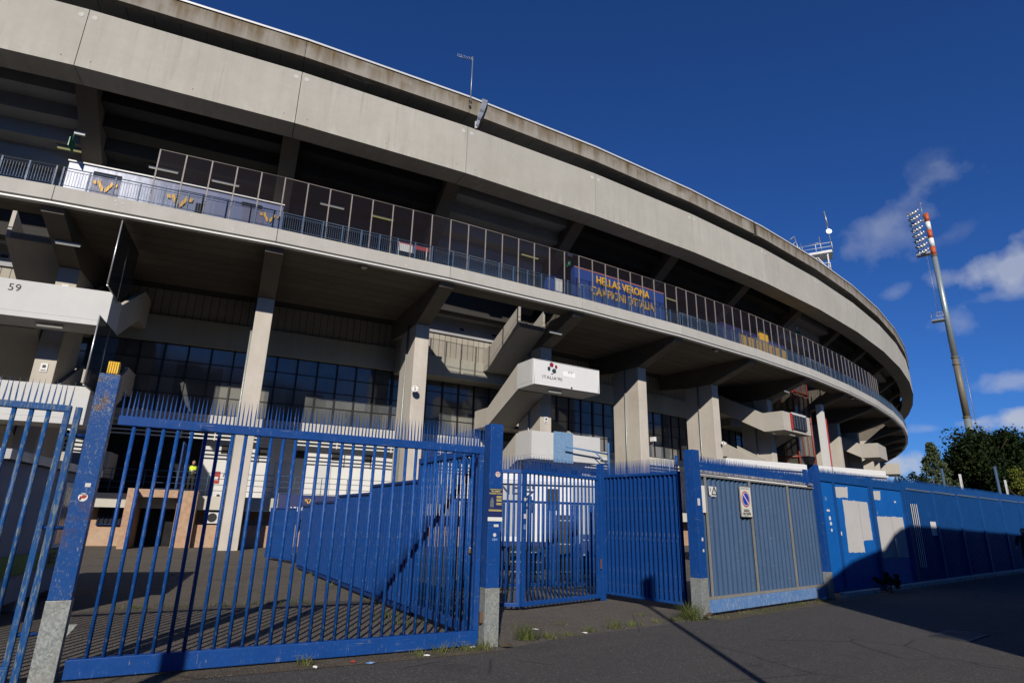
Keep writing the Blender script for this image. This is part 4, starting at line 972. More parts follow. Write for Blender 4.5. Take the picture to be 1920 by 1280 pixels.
# sheet panels with painted-over patches
SP = thing('sheet_fence', 'bright blue sheet metal fence panels with large white painted over patches', 'fence', L4F.p(.1, 0))
for a, b in ((.16, .98), (1.03, 3.27), (3.47, 5.78)):
    mb = MB(); mb.box(L4F.p(a, .12, -.03), L4F.d*(b-a), L4F.n*.012, LZ*2.66); mb.build('sheet_panel', M['blue_sheet'], SP)
    mb = MB()
    for z in (.10, 2.76): mb.box(L4F.p(a, z, -.035), L4F.d*(b-a), L4F.n*.055, LZ*.05)
    for t in (a-.02, b-.03): mb.box(L4F.p(t, .10, -.034), L4F.d*.05, L4F.n*.05, LZ*2.66)
    mb.build('panel_frame', M['blue_far'], SP, bevel=.004)
for t in (3.37, 5.92):
    mb = MB(); mb.box(L4F.p(t-.06, 0, -.08), L4F.d*.12, L4F.n*.14, LZ*(3.02)); mb.build('fence_post', M['blue_far'], SP, bevel=.005)
mb = MB(); spikes(mb, L4F, .12, 5.9, 2.80, 3.10, .066, .0645, -.01, .006, .49)
mb.build('spike_row', M['blue_far'], SP)
def rough_patch(q, seed):
    rr = random.Random(seed); pts = []
    for i in range(len(q)):
        a, b = Vector((*q[i], 0)), Vector((*q[(i+1) % len(q)], 0)); n = max(2, int((b-a).length/.09))
        for s in range(n): p = a.lerp(b, s/n); pts.append((p.x+rr.uniform(-.012, .012), p.y+rr.uniform(-.012, .012)))
    return pts
for i, (q, m) in enumerate((([(1.06, 2.66), (1.91, 2.68), (1.84, 2.40), (1.05, 2.38)], 'offwhite'), ([(1.5, 2.34), (3.1, 2.33), (3.12, 1.32), (2.47, 1.3), (2.47, 1.0), (1.46, 1.01)], 'offwhite'),
            ([(3.55, 2.66), (4.16, 2.69), (4.08, 2.43), (3.55, 2.41)], 'offwhite'), ([(3.53, 1.96), (5.62, 1.97), (5.64, .82), (3.53, .84)], 'offwhite'))):
    pts = rough_patch(q, i); mb = MB(); mb.prism([L4F.p(t, z, -.0175) for t, z in pts], [L4F.p(t, z, -.0150) for t, z in pts]); mb.build('paint_patch', M['wall_grey'], SP)
mb = MB(); mb.box(L4F.p(2.47, 1.35, -.0148), L4F.d*.008, L4F.n*.001, LZ*.97); mb.box(L4F.p(2.1, .13, -.0175), L4F.d*.008, L4F.n*.001, LZ*.9); mb.box(L4F.p(4.7, .85, -.0148), L4F.d*.008, L4F.n*.001, LZ*1.1); mb.build('sheet_seam', M['blue_dark'], SP)
# far bar fence
BF = thing('bar_fence', 'long blue bar fence with a comb of spikes running off along the street at right', 'fence', L4F.p(6.0, 0))
ts = (5.98, 8.53, 11.14, 13.93, 17.04, 20.23, 23.4, 26.6, 29.8)
for a, b in zip(ts[:-1], ts[1:]):
    mb = MB(); n = 15 if a < 12 else 17
    z0, z1 = .12, 2.82+.006*(a-6)
    for q in range(n): mb.cbox(L4F.p(a+.16+(b-a-.22)*q/(n-1), (z0+z1)/2, -.02), .055, .04, z1-z0, L4F.d, L4F.n)
    mb.build('bar_panel', M['blue_far'], BF)
    mb = MB(); mb.box(L4F.p(a+.07, z0, -.10), L4F.d*(b-a-.08), L4F.n*.01, LZ*(z1-z0)); mb.build('backing_sheet', M['blue_dark'], BF)
    fm_ = paint('far_rail', (.085, .12, .19), wear=.3) if a == ts[0] else fm_
    for zr, hr in ((z1+.001, .055), (z0-.06, .06)): mb = MB(); mb.box(L4F.p(a+.07, zr, -.05), L4F.d*(b-a-.1), L4F.n*.07, LZ*hr); mb.build('panel_rail', fm_, BF)
    mb = MB(); mb.box(L4F.p(a-.06, 0, -.06), L4F.d*.12, L4F.n*.12, LZ*(z1+.06)); mb.build('fence_post', M['blue_far'], BF, bevel=.005)
    mb = MB(); spikes(mb, L4F, a, b, z1+.05, z1+.36, .07, .0685, -.02, .006, .49); mb.build('spike_row', M['blue_far'], BF)
mb = MB()
for q in range(4): mb.box(L4F.p(6.42+q*.17, .5, -.0), L4F.d*.045, L4F.n*.004, LZ*1.9)
mb.build('bare_bar', M['white'], BF)
# poles behind the far fence
for i, (x, y, h, w, m, lab) in enumerate(((17.9, 24.6, 4.05, .10, 'beam_light', 'pale blue pole sticking up behind the far fence, the left one'), (19.6, 25.9, 3.85, .22, 'offwhite', 'short white board on a stake behind the far fence, the left one'), (23.4, 28.6, 4.6, .12, 'beam_light', 'pale blue pole sticking up behind the far fence, the right one'), (24.6, 29.6, 3.95, .26, 'offwhite', 'short white board on a stake behind the far fence, the right one'))):
    o = thing('marker_pole', lab, 'pole', (x, y, 0), 'poles behind the far fence')
    mb = MB()
    if m == 'beam_light': mb.tube((x, y, 0), (x, y, h), w/2, 8)
    else: mb.tube((x, y, 0), (x, y, h-.2), .03, 8)
    mb.build('pole', M['rail_blue'], o)
    if m != 'beam_light': mb = MB(); mb.cbox((x, y, h-.25), w, .04, .7, L4F.d, L4F.n); mb.build('board', M['white'], o)

# solid corridor fence behind the gate
CF = thing('solid_fence', 'solid blue ribbed fence stepping back across the yard behind the sliding gate', 'fence', (-1.7, 11.1, 0))
segs = [((-.55, 9.72), (-1.02, 10.44), .14, 2.30), ((-1.62, 10.98), (-3.0, 13.36), .13, 2.24), ((-3.0, 13.36), (-4.4, 15.8), .13, 2.08), ((-4.4, 15.8), (-5.7, 18.05), .13, 1.94), ((-5.7, 18.05), (-6.5, 19.5), .12, 1.86)]
for i, (a, b, z0, z1) in enumerate(segs[1:]):
    L = Line(b, a); mb = MB()
    z0b = z0
    mb.box(L.p(0, z0b, -.02), L.d*L.len, L.n*.03, LZ*(z1-z0b))
    n = int(L.len/.15)
    for q in range(n): mb.box(L.p(.03+q*L.len/n, z0b+.03, .010), L.d*.06, L.n*.05, LZ*(z1-z0b-.06))
    mb.build('ribbed_panel', M['blue'], CF)
    mb = MB(); mb.box(L.p(-.01, z1+.001, -.03), L.d*(L.len+.02), L.n*.09, LZ*.05); mb.build('panel_rail', M['blue_dark'], CF)
    mb = MB(); mb.box(L.p(-.01, z0b-.061, -.03), L.d*(L.len+.02), L.n*.09, LZ*.06); mb.build('panel_rail', M['blue_dark'], CF)
    for t in (.1, L.len-.1): mb = MB(); mb.box(L.p(t-.04, -.02, -.09), L.d*.07, L.n*.06, LZ*(z1)); mb.build('fence_post', M['blue_dark'], CF)
# gate leaf at its far end
LF = Line((-8.9, 23.0), (-7.4, 21.35))
bar_gate('yard_gate', 'small grey blue slatted gate at the far end of the yard', 'gate', LF, 0, LF.len, .1, .06, 1.78, .05, .03, .12, None, ('blue', 'blue_bar'), slat=(.085, .02))
LF2 = Line((-7.0, 20.9), (-6.45, 19.4))
bar_gate('yard_gate', 'narrow blue gate leaf standing open beside the solid yard fence', 'gate', LF2, 0, LF2.len, .1, .06, 1.82, .05, .03, .10, None, ('blue', 'blue'), slat=(.098, .02))
# inner bar fence in front of the trucks
LI = Line((-1.35, 14.6), (4.4, 16.6))
IF_ = thing('bar_fence', 'low blue bar fence in front of the white trucks', 'fence', LI.p(0, 0))
mb = MB(); n = 46
for q in range(n+1): mb.cbox(LI.p(LI.len*q/n, 1.05, 0), .058, .03, 1.95, LI.d, LI.n)
mb.build('bar_panel', M['blue'], IF_)
for z in (2.03, .1): mb = MB(); mb.box(LI.p(0, z, -.03), LI.d*LI.len, LI.n*.06, LZ*.06); mb.build('rail', M['blue_dark'], IF_)
for t in (.0, 2.0, 4.0, LI.len): mb = MB(); mb.cbox(LI.p(t, 1.1, 0), .09, .09, 2.2, LI.d, LI.n); mb.build('fence_post', M['blue_dark'], IF_)

# ------------------------------------------------------------------ signs, poster, stickers
def flat(mb, L, t0, t1, z0, z1, o, th=.004): mb.box(L.p(t0, z0, o), L.d*(t1-t0), L.n*th, LZ*(z1-z0)); return mb
po_ = thing('poster', 'navy poster with yellow lines of text on the gate post', 'poster', L12.p(4.965, 1.63, .118))
po_o = .119
flat(MB(), L12, 4.845, 5.075, 1.665, 2.06, po_o, .003).build('sheet', M['navy'], po_)
flat(MB(), L12, 4.845, 5.075, 1.61, 1.664, po_o, .003).build('white_foot', M['white'], po_)
mb = MB()
Xp = L12.d
def pt_(s, size, t, z, sq=1.): add_text(mb, s, size, .0006, L12.p(t, z, po_o+.0035), Xp, LZ, squash=sq, bold=.0004)
pt_('PER SEMPRE', .030, 4.96, 2.018, .9); pt_('VOLEREMO IN ALTO', .026, 4.96, 1.988, .86)
for z, w in ((2.043, .19),): flat(mb, L12, 4.96-w/2, 4.96+w/2, z, z+.006, po_o+.003, .001)
for zc in (1.95, 1.905, 1.855):
    for j in range(3): flat(mb, L12, 4.975, 5.06-.008*(j % 2), zc-j*.011, zc-j*.011+.006, po_o+.003, .001)
for j in range(2): flat(mb, L12, 4.855, 5.06, 1.76-j*.013, 1.767-j*.013, po_o+.003, .001)
mb.build('lettering', plain('poster_yellow', (.62, .52, .12), .5), po_)
mb = MB(); c = (4.905, 1.87)
mb.prism([L12.p(c[0]+a, c[1]+b, po_o+.003) for a, b in ((-.03, -.07), (.025, -.07), (.028, .0), (.012, .06), (-.012, .06), (-.03, .0))], [L12.p(c[0]+a, c[1]+b, po_o+.004) for a, b in ((-.03, -.07), (.025, -.07), (.028, .0), (.012, .06), (-.012, .06), (-.03, .0))])
mb.build('picture', plain('poster_picture', (.12, .16, .17), .5, 0, .3, .8, 60), po_)
def sticker(L, t, z, w, h, o, m, lab, round_=False, inner=None):
    ob = thing('sticker', lab, 'sticker', L.p(t, z, o))
    mb = MB()
    if round_: mb.disc(L.p(t, z, o), L.n, w/2, .003, 20)
    else: flat(mb, L, t-w/2, t+w/2, z-h/2, z+h/2, o, .003)
    mb.build('sheet', M[m], ob)
    if inner == 'heart':
        mb = MB(); mb.mat(0)
        for sg in (-1, 1): mb.path([L.p(t, z-.022, o+.004), L.p(t+sg*.022, z+.004, o+.004), L.p(t+sg*.016, z+.022, o+.004), L.p(t, z+.012, o+.004)], .005, 5)
        mb.build('heart_emblem', M['red'], ob)
        mb = MB(); n = 20
        mb.path([L.p(t+w*.47*math.cos(6.2832*i/n), z+w*.47*math.sin(6.2832*i/n), o+.003) for i in range(n+1)], .003, 4); mb.build('ring', M['red'], ob)
    if inner == 'dog':
        mb = MB(); flat(mb, L, t-.028, t+.02, z-.012, z+.01, o+.003, .002); flat(mb, L, t-.01, t+.03, z-.002, z+.022, o+.0032, .002); mb.build('picture', M['red'], ob)
        mb = MB(); flat(mb, L, t-.03, t-.012, z-.028, z-.010, o+.0034, .002); flat(mb, L, t-.032, t+.03, z+.026, z+.032, o+.0034, .001); mb.build('mark', M['letter'], ob)
    return ob
sticker(L12, 4.99, 2.26, .085, .085, .112, 'white', 'round white sticker with a red heart above the poster', True, 'heart')
sticker(L12, 4.985, 1.55, .075, .035, .112, 'offwhite', 'torn grey sticker just below the poster')
sticker(L12, 4.965, 1.425, .05, .05, .112, 'offwhite', 'small round pale sticker below the torn one on the poster post', True)
sticker(L12, 4.97, 1.365, .085, .03, .112, 'beam_light', 'light blue sticker lowest on the poster post')
sticker(L12, .10, 1.76, .085, .085, .102, 'white', 'round white sticker with a red and black picture on the rusty post', True, 'dog')
sticker(L12, .12, 1.885, .05, .04, .102, 'offwhite', 'torn scrap of paper above the round sticker on the rusty post')
sticker(LPb, .02, 2.02, .05, .06, .045, 'offwhite', 'small white sticker high on the passage gate stile')
sticker(LPb, .02, 1.70, .06, .09, .045, 'offwhite', 'pink white sticker halfway up the passage gate stile')
sticker(LPb, .02, 1.50, .065, .1, .045, 'beam_light', 'pale blue sticker low on the passage gate stile')
sticker(L34, .10, 2.04, .08, .13, .115, 'offwhite', 'torn white sticker on the post left of the corrugated gate')
sticker(L34, .14, 1.36, .05, .06, .115, 'offwhite', 'upper small pale sticker low on the post left of the corrugated gate')
sticker(L34, .15, 1.16, .045, .05, .115, 'offwhite', 'lower small pale sticker low on the post left of the corrugated gate')
for i, (t, z, w, h, lab) in enumerate(((.50, 2.33, .10, .10, 'pale label high on the narrow blue sheet panel'), (.56, 2.04, .16, .05, 'slanted white strip on the narrow blue sheet panel'), (.60, 1.85, .10, .09, 'white label third from the top on the narrow blue sheet panel'), (.62, 1.72, .10, .08, 'white label fourth from the top on the narrow blue sheet panel'), (.62, 1.56, .07, .07, 'small white label lowest on the narrow blue sheet panel'), (1.14, 1.48, .10, .09, 'white tag beside the large white patch'), (5.2, 2.41, .13, .05, 'small white scrap on the second patched panel'), (3.72, 2.05, .06, .10, 'pale blue drop shaped label on the second patched panel'))):
    sticker(L4F, t, z, w, h, -.017, 'white' if i not in (0, 7) else 'beam_light', lab)
sticker(L4F, 8.22, 1.66, .55, .44, .005, 'white', 'white rectangular notice on the far bar fence')
# leaning white strip in front of the second patch
ob = thing('loose_strip', 'narrow white strip leaning off the second patched panel', 'strip', L4F.p(4.66, .86, .05))
mb = MB(); mb.prism([L4F.p(4.68, .86, .0), L4F.p(4.80, .86, .0), L4F.p(4.80, .86, .02), L4F.p(4.68, .86, .02)], [L4F.p(4.56, 1.36, .05), L4F.p(4.66, 1.36, .05), L4F.p(4.66, 1.36, .07), L4F.p(4.56, 1.36, .07)]); mb.build('strip', M['white'], ob)
# signs on the corrugated gate
sg = thing('notice_sheet', 'tall white notice sheet at the left end of the corrugated gate', 'notice', L34.p(.34, 1.85, .05))
flat(MB(), L34, .235, .435, 1.85, 2.36, .045, .004).build('sheet', M['white'], sg)
mb = MB()
for z, w in ((2.02, .08), (1.98, .1), (1.93, .12), (1.90, .1), (1.96, .06)): flat(mb, L34, .26, .26+w, z, z+.008, .049, .001)
mb.build('text_lines', plain('pale_text', (.35, .38, .42), .6), sg)
sg = thing('warning_sign', 'small white warning sign with a black triangle on the corrugated gate', 'sign', L34.p(.74, 2.2, .05))
flat(MB(), L34, .615, .875, 2.19, 2.36, .03, .006).build('board', M['white'], sg)
mb = MB(); tri = [(.70, 2.21), (.88, 2.21), (.79, 2.355)]
mb.path([L34.p(t, z, .04) for t, z in tri+[tri[0]]], .010, 6); mb.tube(L34.p(.79, 2.25, .04), L34.p(.79, 2.31, .04), .006, 6); flat(mb, L34, .65, .67, 2.26, 2.33, .036, .001)
mb.build('triangle', M['letter'], sg)
flat(MB(), L34, .66, .86, 2.165, 2.188, .031, .005).build('lower_label', M['offwhite'], sg)
sg = thing('no_parking_sign', 'white driveway sign with a blue and red no parking roundel on the corrugated gate', 'sign', L34.p(1.92, 1.8, .08))
flat(MB(), L34, 1.69, 2.13, 1.80, 2.42, .068, .012).build('board', plain('sign_face', (.60, .60, .55), .4), sg, bevel=.004)
mb = MB()
for a, b, c_, d_ in ((1.685, 2.135, 1.795, 1.81), (1.685, 2.135, 2.41, 2.425), (1.685, 1.70, 1.795, 2.425), (2.12, 2.135, 1.795, 2.425)): flat(mb, L34, a, b, c_, d_, .066, .02)
mb.build('rim', M['alu'], sg)
mb = MB(); mb.tube(L34.p(1.91, 2.16, .0802), L34.p(1.91, 2.16, .0825), .165, 28, smooth=False); mb.build('red_ring', plain('sign_red', (.42, .04, .04), .4), sg)
mb = MB(); mb.tube(L34.p(1.91, 2.16, .0826), L34.p(1.91, 2.16, .0845), .138, 28, smooth=False); mb.build('white_ring', M['white'], sg)
mb = MB(); mb.tube(L34.p(1.91, 2.16, .0846), L34.p(1.91, 2.16, .0865), .126, 28, smooth=False); mb.build('blue_disc', plain('sign_blue', (.012, .05, .40), .4), sg)
mb = MB(); a_ = (L34.d*.7-LZ*.7).normalized(); b_ = a_.cross(L34.n); mb.cbox(L34.p(1.91, 2.16, .0876), .25, .034, .002, a_, b_, L34.n); mb.build('slash', plain('sign_slash', (.62, .45, .45), .4), sg)
mb = MB(); add_text(mb, 'passo', .105, .0008, L34.p(1.91, 1.935, .0812), L34.d, LZ, bold=.002); add_text(mb, 'carrabile', .095, .0008, L34.p(1.91, 1.868, .0812), L34.d, LZ, bold=.002); add_text(mb, 'Comune di Verona', .042, .0006, L34.p(1.91, 2.375, .0812), L34.d, LZ); add_text(mb, 'aut. n. 77', .036, .0006, L34.p(1.89, 1.825, .0812), L34.d, LZ); mb.build('lettering', M['letter'], sg)

# ------------------------------------------------------------------ things in the yard
def box_at(mb, c, x, y, z0, z1, ax):
    ax = Vector((math.cos(math.radians(ax)), math.sin(math.radians(ax)), 0)); ay = Vector((-ax.y, ax.x, 0))
    mb.cbox((c[0], c[1], (z0+z1)/2), x, y, z1-z0, ax, ay); return ax, ay
# navy sign
ns = thing('area_sign', 'navy sign board with a yellow crest behind the solid yard fence', 'sign', (-8.1, 24.7, 0))
LS = Line((-9.2, 24.32), (-7.0, 25.04))
mb = MB(); mb.box(LS.p(0, 1.2, 0), LS.d*LS.len, LS.n*.05, LZ*1.17); mb.build('board', M['navy'], ns)
mb = MB(); vee(mb, LS.p(1.16, 2.12, .052), LS.d, LZ, LS.n, .17); flat(mb, LS, 1.0, 1.32, 2.20, 2.215, .052, .003); mb.build('crest', M['yellow_l'], ns)
mb = MB(); add_text(mb, 'AREA DITTE', .24, .004, LS.p(1.1, 1.80, .055), LS.d, LZ, bold=.006); mb.build('lettering', M['white'], ns)
mb = MB(); mb.box(LS.p(-.07, 0, 0), LS.d*.06, LS.n*.05, LZ*2.4); mb.box(LS.p(LS.len+.01, 0, 0), LS.d*.06, LS.n*.05, LZ*2.4); mb.build('leg', M['steel_white'], ns)
# white trucks seen through the passage
def truck(lab, L, t0, t1, zb, zt, depth, grey=None, texts=(), cab=None):
    g = thing('box_truck', lab, 'truck', L.p((t0+t1)/2, 0, -depth/2), 'white outside broadcast trucks')
    mb = MB(); mb.box(L.p(t0, zb, -depth), L.d*(t1-t0), L.n*depth, LZ*(zt-zb)); mb.build('body', M['white'], g, bevel=.03)
    mb = MB(); mb.box(L.p(t0+.1, .55, -depth+.1), L.d*(t1-t0-.2), L.n*(depth-.2), LZ*(zb-.56)); mb.build('chassis', M['black'], g)
    for t in ([t0+.7, t0+1.7, t1-1.0]):
        for o_ in (-.30, -depth+.04):
            mb = MB(); mb.tube(L.p(t, .48, o_), L.p(t, .48, o_+.26), .48, 20, smooth=False); w_ = mb.build('wheel', M['rubber'], g)
            mb = MB(); mb.tube(L.p(t, .48, o_+.20), L.p(t, .48, o_+.27), .26, 14, smooth=False); mb.build('rim', M['steel_grey'], w_)
    if grey:
        mb = MB(); mb.box(L.p(grey[0], zb+.3, .001), L.d*(grey[1]-grey[0]), L.n*.01, LZ*(zt-zb-.5)); mb.build('grey_panel', M['grey_panel'], g)
    if texts:
        mb = MB()
        for s, size, t, z, xd, zd in texts: add_text(mb, s, size, .006, L.p(t, z, .02), xd, zd)
        mb.build('lettering', M['letter'], g)
    mb = MB()
    mb.box(L.p(t0+2.5, zb+1.15, .002), L.d*.4, L.n*.02, LZ*.7)
    mb.build('window', M['black'], g)
    mb = MB(); mb.box(L.p(t0+3.4, zb+.1, .002), L.d*.9, L.n*.02, LZ*1.95); mb.build('side_door', M['grey_panel'], g, bevel=.01)
    mb = MB(); mb.box(L.p(t0, zb-.02, .002), L.d*(t1-t0), L.n*.02, LZ*.16); mb.build('skirt', M['navy'], g)
    mb = MB(); mb.box(L.p(t0, zt-.35, .01), L.d*(t1-t0), L.n*.10, LZ*.12); mb.build('awning_roll', M['offwhite'], g, bevel=.02)
    return g
LT = Line((-1.2, 20.2), (5.2, 20.9))
truck('white box truck with black lettering behind the passage gate', LT, .0, 6.3, .8, 3.12, 2.5, (.15, 1.52), (('ONE', .62, .95, 2.62, LT.d, LZ), ('ENZ', .55, 1.85, 2.35, -LZ, LT.d)))
# long white trailer roofs behind the corrugated gate
LR = Line((8.1, 24.9), (18.9, 29.8))
truck('long white trailer behind the corrugated gate whose roof shows above the spikes', LR, 1.35, 7.9, .9, 4.36, 2.2)
truck('second long white trailer behind the blue sheet fence', LR, 8.0, 11.8, .9, 4.36, 2.5)
# portable cabin at left
LC = Line((-8.95, 13.1), (-7.4, 9.05))
pc = thing('portable_cabin', 'grey white portable cabin with a window and a green stripe behind the left fence', 'cabin', (-9.6, 10.9, 0))
mb = MB(); mb.box(LC.p(-.02, .18, .02), LC.d*4.9, -LC.n*2.4 if LC.n.x > 0 else LC.n*2.4, LZ*2.12); mb.build('body', plain('dull_cabin_panel', (.33, .33, .33), .7, 0, .2, .3, 2), pc, bevel=.02)
sgn = 1 if LC.n.x > 0 else -1
mb = MB(); mb.box(LC.p(-.06, 2.30, .08*sgn), LC.d*5.0, -LC.n*2.6*sgn, LZ*.14); mb.build('roof_edge', M['grey_panel'], pc)
mb = MB(); mb.box(LC.p(1.35, .95, .021*sgn), LC.d*.75, LC.n*.03*sgn, LZ*1.15); wf_ = mb.build('window', M['white'], pc)
mb = MB(); mb.box(LC.p(1.42, 1.02, .052*sgn), LC.d*.6, LC.n*.004*sgn, LZ*1.0); mb.build('pane', M['glass'], wf_)
mb = MB(); mb.box(LC.p(0, .62, .021*sgn), LC.d*4.8, LC.n*.006*sgn, LZ*.3); mb.build('green_stripe', plain('green_stripe', (.10, .22, .03), .6), pc)
mb = MB(); add_text(mb, 'CREE', .26, .003, LC.p(2.0, .76, .03*sgn), LC.d*sgn, LZ, bold=.006); mb.build('lettering', M['letter'], pc)
for t in (.3, 2.4, 4.4): mb = MB(); mb.box(LC.p(t, 0, -.1*sgn), LC.d*.3, -LC.n*.3*sgn, LZ*.18); mb.build('foot', M['patch'], pc)
# white bench-like bins beside the cabin roof (umbrella stand shapes in the shade)
# air conditioners by the porch
for k, lab in ((.90, 'shaded air conditioner unit beside the stucco porch'), (.985, 'sunlit air conditioner unit on the stucco base left of the tall column')):
    o = thing('air_conditioner', lab, 'air conditioner', rp(k, 150.4, 1.03), 'air conditioners on the stucco base')
    mb = MB(); mb.cbox(rp(k, 150.6, 1.36), .62, .34, .56, et(k), er(k)); mb.build('housing', M['offwhite'], o, bevel=.02)
    mb = MB(); mb.disc(rp(k, 150.77, 1.36, -.08), er(k), .21, .015, 18); mb.build('fan_grille', M['black'], o)
# red box on the white wall
o = thing('hose_box', 'red fire hose box with a white label on the white wall', 'hose box', rp(.865, 148.6, 3.4))
mb = MB(); mb.cbox(rp(.865, 148.72, 3.35), .42, .2, .62, et(.87), er(.87)); mb.build('box', M['red'], o, bevel=.01)
mb = MB(); mb.cbox(rp(.865, 148.83, 3.3), .26, .01, .16, et(.87), er(.87)); mb.build('label', M['white'], o)
mb = MB(); mb.path([rp(.91, 148.68, 3.4), rp(.92, 148.68, 3.8), rp(.92, 148.68, 5.1)], .03); mb.build('pipe', M['steel_grey'], o)
# blue door leaf standing open on the terrace
o = thing('door_leaf', 'tall blue metal door leaf standing open on the terrace beside the watchman', 'door', rp(.66, 149.2, 2.36))
mb = MB(); mb.cbox(rp(.665, 149.6, 3.65), .06, 1.6, 2.55, et(.66), er(.66)); mb.build('leaf', M['blue'], o)
mb = MB()
for q in range(6): mb.cbox(rp(.665, 149.0+q*.24, 3.65, .04), .02, .05, 2.4, et(.66), er(.66))
mb.build('rib', M['blue'], o)

# ------------------------------------------------------------------ people
def person(lab, loc, face, h=1.75, pose=None, vest=False):
    o = thing('person', lab, 'person', loc)
    F = Vector((math.cos(face), math.sin(face), 0)); S = Vector((-F.y, F.x, 0)); B = Vector(loc); u = h/1.75
    def P(s, f, z): return (S*s+F*f)*u+Vector((0, 0, z*u))
    pose = pose or {}
    la = pose.get('arm_l', [(.20, .0, 1.43), (.25, .02, 1.16), (.23, .10, .92)]); ra = pose.get('arm_r', [(-.20, .0, 1.43), (-.25, .02, 1.16), (-.23, .10, .92)])
    ll = pose.get('leg_l', [(.09, 0, .93), (.10, .03, .50), (.10, -.01, .09)]); rl = pose.get('leg_r', [(-.09, 0, .93), (-.10, .03, .50), (-.10, -.01, .09)])
    def skin(name, chains, mat, par):
        me = bpy.data.meshes.new(name); v = []; e = []; r = []; idx = {}
        for ch_ in chains:
            last = None
            for (p, rad) in ch_:
                key = tuple(round(c, 4) for c in p)
                if key not in idx: idx[key] = len(v); v.append(p); r.append(rad)
                i = idx[key]
                if last is not None: e.append((last, i))
                last = i
        me.from_pydata(v, e, []); ob = bpy.data.objects.new(name, me); col.objects.link(ob); ob.parent = par
        m_ = ob.modifiers.new('skin', 'SKIN'); m_.use_smooth_shade = True; m2 = ob.modifiers.new('sub', 'SUBSURF'); m2.levels = 2; m2.render_levels = 2
        for i, rad in enumerate(r): me.skin_vertices[0].data[i].radius = (rad, rad)
        me.skin_vertices[0].data[0].use_root = True
        me.materials.append(mat); return ob
    pel = P(0, 0, .97)
    def arm(a): return [(P(0, 0, 1.40), .105*u), (P(*a[0]), .062*u), (P(*a[1]), .047*u), (P(*a[2]), .032*u)]
    def leg(l): return [(pel, .13*u), (P(*l[0]), .095*u), (P(*l[1]), .062*u), (P(*l[2]), .042*u), (P(l[2][0], l[2][1]+.14, .04), .038*u)]
    chains = [[(pel, .13*u), (P(0, .01, 1.18), .125*u), (P(0, 0, 1.40), .105*u), (P(0, .01, 1.50), .055*u), (P(0, .02, 1.60), .085*u), (P(0, .02, 1.69), .075*u)], arm(la), arm(ra), leg(ll), leg(rl)]
    skin('body', chains, M['cloth'], o)
    # head, hair, hands
    def ball(name, c, rx, ry, rz, mat):
        bm = bmesh.new(); bmesh.ops.create_uvsphere(bm, u_segments=14, v_segments=10, radius=1)
        for q in bm.verts: q.co = S*q.co.x*rx*u+F*q.co.y*ry*u+Vector((0, 0, q.co.z*rz*u))+Vector(c)
        me = bpy.data.meshes.new(name); bm.to_mesh(me); bm.free(); me.materials.append(mat)
        for q in me.polygons: q.use_smooth = True
        ob = bpy.data.objects.new(name, me); col.objects.link(ob); ob.parent = o; return ob
    ball('face', P(0, .045, 1.615), .076, .085, .105, M['skin']); ball('hair', P(0, .005, 1.655), .088, .10, .095, M['hair'])
    ball('nose', P(0, .135, 1.61), .012, .02, .02, M['skin'])
    for a in (la, ra):
        w_ = P(*a[2]); d_ = (Vector(P(*a[2]))-Vector(P(*a[1]))).normalized()
        ch2 = [[(w_, .030*u), (tuple(Vector(w_)+d_*.08), .034*u)]]
        for q in range(4): b_ = Vector(w_)+d_*.08+F*(.03-.02*q); ch2.append([(tuple(Vector(w_)+d_*.08), .034*u), (tuple(b_+d_*.05), .010*u), (tuple(b_+d_*(.095-.01*abs(q-1))+S*.008), .008*u)])
        ch2.append([(tuple(Vector(w_)+d_*.08), .034*u), (tuple(Vector(w_)+d_*.05+F*.05), .010*u), (tuple(Vector(w_)+d_*.09+F*.06), .009*u)])
        skin('hand', ch2, M['skin'], o)
    if vest:
        skin('vest', [[(P(0, 0, 1.0), .15*u), (P(0, .01, 1.18), .148*u), (P(0, 0, 1.40), .125*u)], [(P(0, 0, 1.40), .125*u), (P(la[0][0]*.8, la[0][1], 1.425), .085*u)], [(P(0, 0, 1.40), .125*u), (P(ra[0][0]*.8, ra[0][1], 1.425), .085*u)]], M['hivis'], o)
        mb = MB()
        for z in (1.08, 1.22): mb.tube(B+Vector((0, 0, z*u)), B+Vector((0, 0, (z+.05)*u)), .165*u, 16)
        mb.build('reflective_stripe', M['alu'], o)
    return o
rad = math.radians
person('person in a yellow hi vis vest standing at the terrace railing with folded arms', rp(.735, 149.9, 2.36), rad(-60), 1.74, {'arm_l': [(.20, 0, 1.43), (.27, .05, 1.18), (.05, .24, 1.20)], 'arm_r': [(-.20, 0, 1.43), (-.27, .05, 1.18), (-.05, .22, 1.15)]}, True)
person('person in a yellow hi vis vest half hidden behind the yard fence', (-7.25, 22.0, 0), rad(-120), 1.75, None, True)
person('person in dark clothes with bent elbows walking in the shade at the right edge', (19.55, 23.2, 0), rad(215), 1.76, {'arm_l': [(.21, 0, 1.42), (.30, -.14, 1.2), (.24, .14, 1.08)], 'arm_r': [(-.21, 0, 1.42), (-.30, -.14, 1.2), (-.24, .14, 1.08)], 'leg_l': [(.09, 0, .93), (.10, .16, .52), (.10, .22, .09)], 'leg_r': [(-.09, 0, .93), (-.10, -.02, .5), (-.10, -.28, .12)]})

